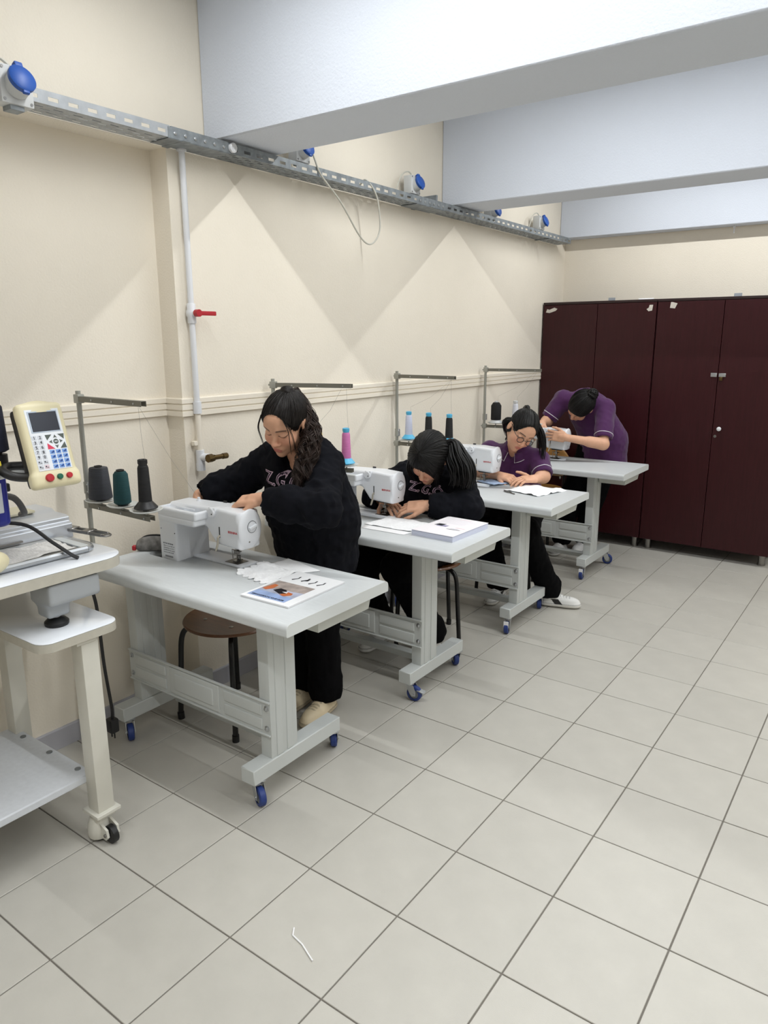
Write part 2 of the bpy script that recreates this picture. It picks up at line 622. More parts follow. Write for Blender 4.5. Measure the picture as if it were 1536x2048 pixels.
tag(fin('ceiling', bm, M_ceil, smooth=False), 'white ceiling between the beams', None, kind='structure')
for nm, ya, yb, lb in (('trim_1', 1.095, 1.425, 'broad white ceiling beam nearest the camera'),
                       ('trim_2', 2.955, 3.245, 'white ceiling beam in the middle of the room'),
                       ('trim_3', 4.775, YBACK, 'white ceiling beam against the end wall'),
                       ('trim_4', -0.77, -0.45, 'white ceiling beam above the camera'),
                       ('trim_5', -2.6, -2.3, 'white ceiling beam at the near end of the room')):
    bm = B(); box(bm, (XB, ya, ZBEAM), (XR, yb, ZC), 0.006, 1)
    tag(fin(nm, bm, M_beam), lb, None, kind='structure')

def sweep_plan(name, plan, prof, m, label):
    """profile [(offset, z)] swept along the wall plan"""
    bm = B()
    rows = []
    for i, (x, y) in enumerate(plan):
        ox, oy = 1.0, (-1.0 if 0 < i < len(plan) - 1 else 0.0)
        rows.append([bm.verts.new((x + d * ox, y + d * oy, z)) for d, z in prof])
    for a, b in zip(rows, rows[1:]):
        for k in range(len(prof) - 1):
            bm.faces.new((a[k], b[k], b[k + 1], a[k + 1]))
    return tag(fin(name, bm, m, smooth=False), label, None, kind='structure')
plan = [(XA, YFRONT), (XA, YSTEP), (XB, YSTEP), (XB, YBACK)]
za = 1.283
prof = [(0, za), (0.014, za), (0.014, za + 0.020), (0.008, za + 0.022), (0.008, za + 0.025), (0.014, za + 0.027), (0.014, za + 0.047),
        (0.008, za + 0.049), (0.008, za + 0.052), (0.014, za + 0.054), (0.014, za + 0.072), (0.011, za + 0.075), (0, za + 0.076)]
sweep_plan('trim_6', plan, prof, M_trim, 'cream grooved dado rail along the side wall')
sweep_plan('baseboard_left', plan, [(0, 0), (0.012, 0), (0.012, 0.082), (0.010, 0.085), (0, 0.085)], M_skirt, 'grey tiled skirting along the side wall')
bm = B(); box(bm, (XB, YBACK - 0.012, 0), (XR, YBACK, 0.085))
tag(fin('baseboard_back', bm, M_skirt, smooth=False), 'grey tiled skirting along the end wall', None, kind='structure')

# ceiling lamps (fluorescent battens between the beams)
M_tube = mat('tube', (255, 255, 255), 0.4, emit=((255, 255, 252), 3.0))
lamp0 = None
for i, (lx, ly) in enumerate(LAMPS):
    if lamp0 is None:
        lamp0 = thing('ceiling_lamp', '', 'lamp', group='fluorescent lamps on the ceiling')
        bm = B(); box(bm, (-0.77, -0.045, 0.03), (0.77, 0.045, 0.088), 0.006)
        fin('housing', bm, M_white, lamp0)
        bm = B(); cyl(bm, (-0.75, 0, 0.012), (0.75, 0, 0.012), 0.0085, seg=12)
        fin('tube', bm, M_tube, lamp0)
        L = lamp0
    else:
        L = copy_tree(lamp0)
    L['label'] = 'fluorescent ceiling lamp %s, %s' % (('by the near wall', 'behind the camera', 'before the broad beam', 'between the two middle beams', 'before the end wall')[i // 3],
                                                      ('on the tables side', 'in the middle', 'on the far right')[i % 3])
    L.location = (lx, ly, LAMP_Z)
    ld = bpy.data.lights.new('lamp_light', 'AREA')
    ld.shape = 'RECTANGLE'; ld.size = 1.5; ld.size_y = 0.035
    ld.energy = LAMP_POWER * (1.0, 0.52, 0.52)[i % 3]; ld.color = LAMP_COLOR; ld.spread = math.radians(178)
    lo_ = bpy.data.objects.new('lamp_light', ld)
    COL.objects.link(lo_); lo_.parent = L
    lo_.location = (0, 0, -0.004)

# ------------------------------------------------------------------ cabinets at the end wall
def cabinet(x0, x1, label, extra):
    y0, y1, zb, zt = 4.50, YBACK - 0.015, 0.082, 1.88
    c = thing('cabinet', label, 'cabinet', ((x0 + x1) / 2, (y0 + y1) / 2, 0), group='dark wooden cabinets on the end wall')
    w, d = (x1 - x0) / 2, (y1 - y0) / 2
    bm = B()
    box(bm, (-w, -d + 0.02, zb), (w, d, zt - 0.018))
    fin('carcass', bm, M_cabinet, c, smooth=False)
    bm = B(); box(bm, (-w, -d, zt - 0.018), (w, d, zt), 0.001, 1)
    fin('top_panel', bm, M_cabedge, c, smooth=False)
    for s in (-1, 1):
        a, b = (-w + 0.003, -0.002) if s < 0 else (0.002, w - 0.003)
        bm = B(); box(bm, (a, -d, zb + 0.003), (b, -d + 0.018, zt - 0.022), 0.0015, 1)
        dr = fin('door', bm, M_cabinet, c, smooth=False)
        extra(dr, s, a, b, -d, c)
    for fx in (-w + 0.05, w - 0.05):
        for fy in (-d + 0.075, d - 0.06):
            bm = B()
            cyl(bm, (fx, fy, 0), (fx, fy, 0.012), 0.027, seg=20)
            cyl(bm, (fx, fy, 0.012), (fx, fy, 0.068), 0.023, seg=20)
            cyl(bm, (fx, fy, 0.068), (fx, fy, 0.083), 0.027, seg=20)
            fin('foot', bm, M_steel, c)
    return c
M_tape = mat('tape', (212, 206, 196), 0.6, var=0.08, vscale=60)
def flake(parent, name, pts, y, m):
    bm = B(); prism(bm, pts, 'y', y - 0.0015, y)
    return fin(name, bm, m, parent, smooth=False)
def ex1(dr, s, a, b, y, c):
    zt = 1.86
    if s < 0:
        flake(dr, 'torn_label', [(a + .02, zt - .055), (a + .05, zt - .06), (a + .10, zt - .045), (a + .115, zt - .03), (a + .09, zt - .02), (a + .05, zt - .035), (a + .03, zt - .03)], y, M_tape)
    else:
        flake(dr, 'torn_label', [(b - .07, zt - .05), (b - .055, zt - .065), (b - .03, zt - .06), (b - .025, zt - .02), (b - .05, zt - .02), (b - .055, zt - .04)], y, M_tape)
def ex2(dr, s, a, b, y, c):
    zt = 1.86
    if s < 0:
        flake(dr, 'torn_label', [(a + .085, zt - .045), (a + .12, zt - .05), (a + .135, zt - .015), (a + .10, zt - .005), (a + .09, zt - .005)], y, M_tape)
        bm = B(); box(bm, (b - 0.045, y - 0.004, 1.335), (b - 0.004, y, 1.362), 0.001, 1)
        cyl(bm, (b - 0.015, y - 0.012, 1.348), (b - 0.015, y, 1.348), 0.008)
        fin('hasp', bm, M_zinc, dr)
    else:
        bm = B(); box(bm, (a + 0.004, y - 0.005, 1.336), (a + 0.05, y, 1.36), 0.001, 1)
        fin('hasp_plate', bm, M_zinc, dr)
        bm = B(); box(bm, (a + 0.012, y - 0.018, 1.310), (a + 0.034, y - 0.006, 1.337), 0.003)
        fin('padlock', bm, M_brass, dr)
        bm = B()
        lathe(bm, [(0.006, 0), (0.006, 0.012), (0.015, 0.018), (0.015, 0.026), (0.009, 0.03), (0, 0.03)], 18,
              Matrix.Translation((a + 0.045, y, 0.972)) @ Matrix.Rotation(math.radians(90), 4, 'X'))
        fin('knob', bm, M_whitep, dr)
        bm = B(); cyl(bm, (a + 0.02, y - 0.006, 0.917), (a + 0.02, y, 0.917), 0.010)
        fin('lock', bm, M_steel, dr)
cabinet(-1.495, -0.612, 'dark mahogany two-door cabinet in the corner behind the farthest sewing table', ex1)
cabinet(-0.608, 0.300, 'dark mahogany two-door cabinet on the right with a hasp and a white knob', ex2)
M_tagm = mat('clip_tag', (150, 155, 162), 0.5)
for x, w_, lb, mm in ((-0.955, 0.05, 'small grey clip lying on the left cabinet top', M_tagm), (-0.70, 0.11, 'flat white paper strip lying on the left cabinet top', M_paper), (-0.08, 0.05, 'small grey clip lying on the right cabinet top', M_tagm)):
    bm = B()
    h = 0.022 if w_ < 0.1 else 0.009
    box(bm, (-w_ / 2, -0.004, 0), (w_ / 2, 0.004, h), 0.001, 1); box(bm, (-w_ / 2 + .006, -0.01, 0), (w_ / 2 - .006, 0.02, 0.004))
    o = fin('clip' if w_ < 0.1 else 'paper_strip', bm, mm, None, smooth=False); o.location = (x, 4.52, 1.8795)
    tag(o, lb, 'clip' if w_ < 0.1 else 'paper')

# ------------------------------------------------------------------ sewing tables
ZT = 0.76
TL, TD = 1.05, 0.525            # length (x) and depth (y)
TABLES = [(-0.44, 0.378), (-0.425, 1.32), (-0.42, 2.295), (-0.43, 3.447)]   # right edge x, near edge y
def caster(parent, x, y, rz, brake=False, plate=None):
    c = B()
    ctop = 0.092
    box(c, (-0.028, -0.022, ctop - 0.004), (0.028, 0.022, ctop), 0.001, 1)
    lathe(c, [(0.02, ctop - 0.016), (0.02, ctop - 0.004)], 16)
    for s in (-1, 1):
        pl = [(-0.014, ctop - 0.014), (0.024, ctop - 0.014), (0.037, 0.050), (0.036, 0.028), (0.018, 0.024), (0.008, 0.036)]
        prism(c, pl, 'y', s * 0.0165 - 0.001, s * 0.0165 + 0.001)
    cyl(c, (0.025, -0.02, 0.0355), (0.025, 0.02, 0.0355), 0.005, seg=10)
    if brake:
        box(c, (0.025, -0.014, 0.062), (0.062, 0.014, 0.068), 0.001, 1, Matrix.Rotation(0.25, 4, 'Y'))
    cs = fin('caster', c, M_zinc, parent)
    cs.location = (x, y, 0); cs.rotation_euler = (0, 0, rz)
    w = B()
    mw = Matrix.Translation((0.025, 0, 0.0355)) @ Matrix.Rotation(math.radians(90), 4, 'X')
    lathe(w, [(0.0225, -0.0125), (0.031, -0.0125), (0.0353, -0.009), (0.0353, 0.009), (0.031, 0.0125), (0.0225, 0.0125)], 28, mw, cap=False)
    fin('wheel', w, M_blue, cs)
    w = B()
    lathe(w, [(0.0, -0.010), (0.007, -0.012), (0.008, -0.010), (0.0227, -0.010), (0.0227, 0.010), (0.008, 0.010), (0.007, 0.012), (0, 0.010)], 24, mw)
    fin('hub', w, M_hub, cs)
    if plate:
        b2 = B(); box(b2, (0.05, -0.014, 0.040), (0.053, 0.014, 0.078), 0.001, 1)
        fin('brake_tag', b2, M_paper, cs)
    return cs

def rr_profile():
    """table edge section (y, z): rounded long edges"""
    y0, y1, zb, zt = -TD / 2, TD / 2, ZT - 0.040, ZT
    p = [(y0 + 0.002, zb), (y0, zb + 0.004)]
    for a in range(0, 91, 15):
        t = math.radians(a); r = 0.018
        p.append((y0 + r - r * math.cos(t), zt - r + r * math.sin(t)))
    for a in range(90, -1, -15):
        t = math.radians(a); r = 0.018
        p.append((y1 - r + r * math.cos(t), zt - r + r * math.sin(t)))
    p += [(y1, zb + 0.004), (y1 - 0.002, zb)]
    return p
def make_table():
    t = thing('sewing_table', '', 'table', group='sewing tables in a row along the wall')
    X1 = TL / 2
    lx = lambda wx: wx + 0.44 - 0.0 + X1       # world x of table one -> local
    ly = lambda wy: wy - 0.378 - TD / 2
    bm = B(); prism(bm, rr_profile(), 'x', -X1 + 0.002, X1 - 0.002)
    top = fin('table_top', bm, M_top, t, angle=25)
    cb = B(); prism(cb, [(lx(a), ly(b)) for a, b in ((-1.43, 0.612), (-1.240, 0.612), (-1.240, 0.694), (-0.968, 0.694), (-0.968, 0.794), (-1.43, 0.794))], 'z', ZT - 0.1, ZT + 0.1)
    cut = fin('cutter', cb, None)
    md = top.modifiers.new('b', 'BOOLEAN'); md.object = cut; md.operation = 'DIFFERENCE'; md.solver = 'EXACT'
    dg = bpy.context.evaluated_depsgraph_get()
    me2 = bpy.data.meshes.new_from_object(top.evaluated_get(dg))
    top.modifiers.clear(); top.data = me2
    bpy.data.objects.remove(cut)
    for s in (-1, 1):
        bm = B(); pr = [(y * 1.0, z) for y, z in rr_profile()]
        prism(bm, pr, 'x', s * (X1 - 0.002), s * X1)
        fin('edge_band', bm, M_band, t, smooth=False)
    for wx in (-0.705, -1.448):
        x = lx(wx)
        s = 1 if wx > -1 else -1
        bm = B(); box(bm, (x - 0.0325, ly(0.432), 0.092), (x + 0.0325, ly(0.900), 0.150), 0.003, 1)
        fin('foot_bar', bm, M_frame, t)
        bm = B()
        box(bm, (x - 0.026, ly(0.528), 0.149), (x + 0.026, ly(0.662), ZT - 0.041), 0.004, 2)
        for yy in (0.570, 0.622):
            for sx in (-1, 1):
                box(bm, (x + sx * 0.026 - 0.003, ly(yy) - 0.015, 0.151), (x + sx * 0.026 + 0.003, ly(yy) + 0.015, ZT - 0.043), 0.0028, 3)
        fin('column', bm, M_frame, t)
        bm = B(); box(bm, (x - 0.03, ly(0.46), ZT - 0.052), (x + 0.03, ly(0.86), ZT - 0.0405), 0.002, 1)
        fin('bracket', bm, M_frame, t)
    # pressed steel side panel
    bm = B()
    xa, xb, yp, z0, z1 = lx(-1.476), lx(-0.672), ly(0.526), 0.240, 0.372
    box(bm, (xa, yp - 0.004, z0), (xb, yp, z1), 0.0012, 1)
    box(bm, (xa + .002, yp - 0.010, z1 - 0.006), (xb - .002, yp - 0.003, z1), 0.001, 1)
    box(bm, (xa + .002, yp - 0.010, z0), (xb - .002, yp - 0.003, z0 + 0.006), 0.001, 1)
    def frame(a, b, c, d, w=0.006, h=0.0045):
        box(bm, (a, yp - 0.004 - h, c), (b, yp - 0.002, d), min(h * 0.95, 0.004), 3)
    for (a, b) in ((xa + 0.04, xa + 0.235), (xb - 0.235, xb - 0.04)):
        frame(a, b, 0.258, 0.300); frame(a, b, 0.312, 0.354)
    frame(xa + 0.262, xb - 0.262, 0.252, 0.360)
    frame(xa + 0.292, xb - 0.292, 0.272, 0.340, h=0.0085)
    fin('side_panel', bm, M_frame, t)
    for x in (xa + 0.018, xb - 0.018):
        for z in (0.268, 0.345):
            bm = B()
            lathe(bm, [(0.011, 0), (0.011, 0.002), (0.007, 0.003), (0.007, 0.007), (0.004, 0.009), (0, 0.009)], 14,
                  Matrix.Translation((x, yp - 0.004, z)) @ Matrix.Rotation(math.radians(90), 4, 'X'))
            fin('bolt', bm, M_zinc, t)
    # treadle rail near the floor
    bm = B()
    ra, rb, ya, yb = lx(-1.418), lx(-0.735), ly(0.69), ly(0.735)
    box(bm, (ra, ya, 0.098), (rb, yb, 0.112), 0.002, 1)
    box(bm, (ra, ya - 0.004, 0.082), (rb, ya, 0.112), 0.001, 1)
    for q in range(4):
        xx = ra + 0.08 + q * 0.15
        box(bm, (xx, ya + 0.018, 0.1118), (xx + 0.1, ya + 0.024, 0.1128))
    fin('foot_rail', bm, M_frame, t)
    # board carrying the machine, hung on threaded rods
    bm = B(); box(bm, (lx(-1.44), ly(0.60), 0.664), (lx(-0.95), ly(0.815), 0.676), 0.001, 1)
    fin('machine_board', bm, M_board, t, smooth=False)
    for x, y in ((-1.435, .605), (-.955, .605), (-1.435, .81), (-.955, .81)):
        bm = B(); cyl(bm, (lx(x), ly(y), 0.645), (lx(x), ly(y), 0.721), 0.0035, seg=8)
        cyl(bm, (lx(x), ly(y), 0.652), (lx(x), ly(y), 0.66), 0.007, seg=6)
        fin('threaded_rod', bm, M_zinc, t)
    # plastic drawer hung under the right end
    bm = B()
    x0, x1, y0, y1, z0, z1 = lx(-0.672), lx(-0.487), ly(0.575), ly(0.865), 0.655, 0.712
    def ring(ins, z): return [(x0 + ins, y0 + ins, z), (x1 - ins, y0 + ins, z), (x1 - ins, y1 - ins, z), (x0 + ins, y1 - ins, z)]
    R = [[bm.verts.new(p) for p in ring(i, z)] for i, z in ((0.0, z1), (0.008, z0), (0.012, z0 + 0.004), (0.006, z1))]
    for a, b in zip(R, R[1:]):
        for k in range(4):
            bm.faces.new((a[k], a[(k + 1) % 4], b[(k + 1) % 4], b[k]))
    bm.faces.new(R[1]); bm.faces.new(R[2])
    for k in range(4): bm.faces.new((R[3][k], R[3][(k + 1) % 4], R[0][(k + 1) % 4], R[0][k]))
    fin('drawer', bm, M_drawer, t, smooth=False)
    for xx in (x0 - 0.012, x1 - 0.006):
        bm = B()
        box(bm, (xx, y0, 0.706), (xx + 0.018, y1 + 0.02, ZT - 0.0405), 0.001, 1)
        if xx > x0: box(bm, (x1 - 0.012, y1 - 0.02, 0.690), (x1, y1 + 0.02, 0.708), 0.003, 1)
        fin('drawer_rail', bm, M_frame, t)
    return t
tb0 = make_table()
tb_labels = ['grey sewing table nearest the camera, with the magazine and the wooden stool under it',
             'grey sewing table second from the camera, with a thick stack of sheets and a pen',
             'grey sewing table third from the camera, with crumpled white cloth and snips',
             'grey sewing table farthest from the camera, right in front of the cabinets']
caster_rot = [[(-0.4, 0), (2.2, 0), (-0.5, 0), (2.6, 0)], [(0.15, 1), (2.4, 1), (-1.2, 0), (1.2, 0)], [(-1.3, 2), (1.9, 0), (-1.2, 0), (2.0, 0)], [(-1.45, 2), (0.3, 0), (-1.0, 0), (1.8, 0)]]
TBL = []
for i, (xr, y0) in enumerate(TABLES):
    t = tb0 if i == 0 else copy_tree(tb0)
    t.location = (xr - TL / 2, y0 + TD / 2, 0)
    t['label'] = tb_labels[i]
    TBL.append(t)
for i, t in enumerate(TBL):
    for (x, y), (rz, br) in zip(((0.26, -0.165), (0.26, 0.255), (-0.483, -0.165), (-0.483, 0.255)), caster_rot[i]):
        caster(t, x, y, rz, br == 1, br == 2)

# ------------------------------------------------------------------ sewing machines
V = Vol((-0.03, -0.03, -0.04), (0.44, 0.21, 0.26), 0.003)
V.rbox((0.052, 0.083, 0.085), (0.053, 0.083, 0.105), 0.010, k=0)
V.poly_y([(0.0, 0.120), (0.20, 0.143), (0.222, 0.138), (0.268, 0.084), (0.285, 0.080), (0.405, 0.074), (0.407, 0.160), (0.400, 0.216), (0.30, 0.222), (0.0, 0.212)], 0.056, 0.166, 0.013, k=0.030)
V.ell((0.405, 0.112, 0.150), (0.014, 0.058, 0.075), k=0.008)
V.rbox((0.115, 0.030, 0.165), (0.112, 0.036, 0.016), 0.010, k=0.006)
V.D = np.maximum(V.D, (-0.02 - V.ax[2])[None, None, :].astype(np.float32))
mv, mf = V.mesh()
Vt = Vol((-0.02, -0.03, 0.15), (0.27, 0.09, 0.23), 0.0025)
Vt.rbox((0.118, 0.034, 0.190), (0.116, 0.040, 0.017), 0.009, k=0)
Vt.rbox((0.118, 0.038, 0.205), (0.104, 0.027, 0.020), 0.006, k=0.003, sub=True)
tv, tf = Vt.mesh()
def make_machine():
    m = thing('sewing_machine', '', 'sewing machine', group='white sewing machines')
    np_obj('body', mv, mf, M_white, m)
    h = np_obj('accessory_tray', tv, tf, M_white, m)
    bm = B(); cyl(bm, (0.06, 0.045, 0.203), (0.17, 0.045, 0.203), 0.003, seg=8)
    fin('spool_pin', bm, M_white, h)
    # bed plate and needle plate
    bm = B(); box(bm, (0.105, 0.076, -0.02), (0.381, 0.170, 0.0022), 0.0015, 2)
    bed = fin('bed_plate', bm, M_white, m)
    bm = B(); box(bm, (0.275, 0.092, 0.0015), (0.350, 0.150, 0.0035), 0.001, 1)
    fin('needle_plate', bm, mat('needle_plate_dark', (96, 92, 86), 0.35, metal=0.8), bed)
    bm = B(); box(bm, (-0.02, 0.0, -0.055), (0.40, 0.168, -0.02), 0.004, 1)
    fin('base', bm, M_white, m)
    # needle bar, presser foot
    bm = B()
    cyl(bm, (0.318, 0.118, 0.045), (0.318, 0.118, 0.082), 0.0045, seg=10)
    cyl(bm, (0.318, 0.118, 0.004), (0.318, 0.118, 0.046), 0.0012, seg=6)
    box(bm, (0.309, 0.110, 0.036), (0.330, 0.126, 0.050), 0.001, 1)
    fin('needle_bar', bm, M_steel, m)
    bm = B()
    cyl(bm, (0.318, 0.128, 0.02), (0.318, 0.128, 0.082), 0.004, seg=10)
    box(bm, (0.308, 0.104, 0.006), (0.328, 0.140, 0.010), 0.001, 1)
    box(bm, (0.311, 0.120, 0.010), (0.325, 0.134, 0.028), 0.002, 1)
    cyl(bm, (0.292, 0.118, 0.048), (0.345, 0.118, 0.048), 0.0022, seg=6)
    cyl(bm, (0.295, 0.118, 0.012), (0.292, 0.118, 0.048), 0.0018, seg=6)
    fin('presser_foot', bm, M_steel, m)
    bm = B(); box(bm, (0.292, 0.09, 0.066), (0.372, 0.145, 0.079), 0.003, 1)
    fin('head_underside', bm, M_black, m)
    # presser lever with its slot on the back of the head
    bm = B(); box(bm, (0.296, 0.0535, 0.110), (0.300, 0.0575, 0.152), 0.0008, 1)
    fin('lever_slot', bm, M_black, m)
    bm = B(); tube(bm, [(0.298, 0.056, 0.118), (0.298, 0.046, 0.112), (0.297, 0.044, 0.085), (0.293, 0.040, 0.066), (0.291, 0.037, 0.060)], [0.004, 0.004, 0.0045, 0.0045, 0.003], 8)
    fin('presser_lever', bm, mat('lever_metal', (190, 184, 170), 0.35, metal=0.6), m)
    # bobbin winder knob beside the tray
    bm = B()
    lathe(bm, [(0.0, -0.012), (0.017, -0.012), (0.019, -0.009), (0.019, 0.006), (0.016, 0.009), (0, 0.009)], 24,
          Matrix.Translation((0.262, 0.054, 0.203)) @ Matrix.Rotation(math.radians(90), 4, 'X'))
    box(bm, (0.245, 0.05, 0.198), (0.282, 0.085, 0.2225), 0.004, 2)
    k = fin('thread_guide', bm, M_white, m)
    bm = B(); cyl(bm, (0.270, 0.0435, 0.199), (0.270, 0.047, 0.199), 0.0025, seg=8)
    fin('screw', bm, M_black, k)
    bm = B(); lathe(bm, [(0.009, 0.0), (0.009, 0.006), (0.006, 0.008), (0.006, 0.016), (0, 0.017)], 14, Matrix.Translation((0.095, 0.13, 0.213)))
    fin('winder_spindle', bm, M_white, m)
    bm = B(); box(bm, (0.22, 0.148, 0.218), (0.238, 0.155, 0.2265), 0.001, 1)
    fin('thread_cutter', bm, M_black, m)
    # dial on the end face
    mx = Matrix.Translation((0.4175, 0.112, 0.158)) @ Matrix.Rotation(math.radians(90), 4, 'Y')
    bm = B(); lathe(bm, [(0.0215, -0.004), (0.0235, -0.004), (0.0235, 0.0016), (0.0215, 0.0016)], 32, mx, cap=False)
    d = fin('dial_ring', bm, mat('dial_line', (110, 112, 118), 0.5), m)
    bm = B(); lathe(bm, [(0.021, -0.004), (0.021, 0.002), (0.0, 0.0035)], 32, mx)
    box(bm, (-0.005, -0.019, 0.001), (0.005, 0.019, 0.012), 0.003, 2, mx @ Matrix.Rotation(0.25, 4, 'Z'))
    fin('dial', bm, M_white, m)
    bm = B(); cyl(bm, (0.408, 0.098, 0.100), (0.4165, 0.098, 0.102), 0.003, seg=8)
    fin('screw', bm, M_steel, m)
    # hand wheel at the column end
    bm = B(); lathe(bm, [(0.0, 0), (0.036, 0), (0.040, 0.004), (0.040, 0.020), (0.036, 0.024), (0.0, 0.026)], 32,
                    Matrix.Translation((-0.001, 0.105, 0.150)) @ Matrix.Rotation(math.radians(-90), 4, 'Y'))
    fin('hand_wheel', bm, M_white, m)
    text_on('brand_lettering', 'BERNINA', 0.0125, (0.372, 0.0557, 0.139), (1, 0, 0), (0, 0, 1), mat('logo_red', (196, 30, 40), 0.5), m)
    gp = mat('small_print', (96, 98, 104), 0.6)
    bm = B()
    g2_ = random.Random(5)
    for q in range(5):                      # rows of tiny, unreadable type-plate print
        xx = 0.022
        while xx < 0.085:
            w_ = g2_.uniform(0.002, 0.007)
            hh = 0.0050 if q == 0 else g2_.uniform(0.0018, 0.0034)
            box(bm, (xx, -0.0009, 0.058 - q * 0.0088), (xx + w_ * 0.8, 0.0005, 0.058 - q * 0.0088 + hh))
            xx += w_ + g2_.uniform(0.0012, 0.004)
    pr_ = fin('type_plate_print', bm, gp, m, smooth=False); pr_['kind'] = 'stuff'
    bm = B(); box(bm, (0.03, -0.0012, 0.006), (0.078, 0.0, 0.012))
    fin('serial_label', bm, mat('serial_grey', (140, 142, 148), 0.6), m)
    bm = B()
    for xx, zz in ((0.015, 0.118), (0.097, 0.108)):
        cyl(bm, (xx, -0.0006, zz), (xx, 0.002, zz), 0.0022, seg=8)
    fin('screw', bm, M_black, m)
    return m
mc0 = make_machine()
MACH = [(-1.352, 0.622), (-1.347, 1.590), (-1.345, 2.600), (-1.355, 3.700)]
mc_labels = ['white sewing machine on the nearest table, worked on by the standing girl with curly hair',
             'white sewing machine on the second table, before the girl with bent head',
             'white sewing machine on the third table, sewing the pale blue cloth',
             'white sewing machine on the farthest table, held by the bending girl']
for i, (x, y) in enumerate(MACH):
    m = mc0 if i == 0 else copy_tree(mc0)
    m.location = (x, y, ZT); m.scale = (0.975, 1, 1)
    m['label'] = mc_labels[i]

# ------------------------------------------------------------------ thread stands and cones
STANDS = [(-1.462, 0.400, -0.02), (-1.462, 1.398, 0.36), (-1.462, 2.418, 0.0), (-1.462, 3.500, 0.20)]
ARM_L, ARM_Z1, ARM_Z0 = 0.392, 1.392, 1.000
def make_stand():
    s = thing('thread_stand', '', 'thread stand', group='thread stands on the sewing tables')
    bm = B()
    cyl(bm, (0, 0, 0.0), (0, 0, 0.02), 0.016, seg=16)
    cyl(bm, (0, 0, 0.0), (0, 0, 1.42 - ZT), 0.009, seg=16)
    cyl(bm, (0, 0, 1.042 - ZT), (0, 0, 1.085 - ZT), 0.012, seg=16)
    p = fin('pole', bm, M_pole, s)
    bm = B(); box(bm, (0.008, -0.006, 1.042 - ZT), (0.018, 0.006, 1.085 - ZT), 0.001, 1)
    cyl(bm, (0.015, -0.01, 1.05 - ZT), (0.015, 0.01, 1.05 - ZT), 0.003, seg=8); cyl(bm, (0.015, -0.01, 1.077 - ZT), (0.015, 0.01, 1.077 - ZT), 0.003, seg=8)
    fin('clamp', bm, M_zinc, p)
    for z in (ARM_Z1, ARM_Z0):
        bm = B(); box(bm, (-0.013, -0.013, z - 0.016 - ZT), (0.018, 0.013, z + 0.016 - ZT), 0.003, 2)
        cyl(bm, (-0.022, 0, z - ZT), (-0.01, 0, z - ZT), 0.005, seg=8)
        fin('clamp', bm, M_pole, s)
        bm = B()
        zz = z - ZT
        # open channel: web and two flanges
        box(bm, (0.016, -0.011, zz + 0.007), (ARM_L, 0.011, zz + 0.009), 0.0008, 1)
        box(bm, (0.016, -0.011, zz - 0.010), (ARM_L, -0.009, zz + 0.009), 0.0008, 1)
        box(bm, (0.016, 0.009, zz - 0.010), (ARM_L, 0.011, zz + 0.009), 0.0008, 1)
        a = fin('arm', bm, M_arm, s)
        if z == ARM_Z1:
            for q in range(3):
                bm = B(); cyl(bm, (0.10 + q * 0.125, -0.0125, zz - 0.001), (0.10 + q * 0.125, -0.008, zz - 0.001), 0.0035, seg=8)
                fin('rivet', bm, M_zinc, a)
    for q in range(3):
        x = 0.085 + q * 0.137
        zz = ARM_Z0 - ZT + 0.009
        bm = B()
        cyl(bm, (x, 0, zz - 0.001), (x, 0, zz + 0.014), 0.004, seg=10)
        lathe(bm, [(0.012, 0.010), (0.048, 0.014), (0.056, 0.020), (0.055, 0.021), (0.046, 0.016), (0, 0.0135)], 32, Matrix.Translation((x, 0, zz)))
        d = fin('spool_disc', bm, mat('disc_plastic', (208, 210, 206), 0.35), s)
        bm = B(); cyl(bm, (x, 0, zz + 0.012), (x, 0, zz + 0.075), 0.003, seg=8)
        fin('spool_pin', bm, M_zinc, d)
        bm = B(); cyl(bm, (x, -0.013, zz - 0.012), (x, -0.009, zz - 0.012), 0.004, seg=8)
        fin('rivet', bm, M_zinc, d)
    return s
st0 = make_stand()
st_labels = ['grey metal thread stand of the nearest table, holding grey, green and black cones',
             'grey metal thread stand of the second table, behind the curly-haired girl, with a pink spool',
             'grey metal thread stand of the third table, with three blue-based spools',
             'grey metal thread stand of the farthest table, beside the cabinets']
for i, (x, y, rz) in enumerate(STANDS):
    s = st0 if i == 0 else copy_tree(st0)
    s.location = (x, y, ZT); s.rotation_euler = (0, 0, rz)
    s['label'] = st_labels[i]
def thread_mat(name, rgb):
    return mat(name, rgb, 0.75, bump=0.5, bscale=60, stretch=(0.3, 0.3, 14), var=0.08, vscale=20)
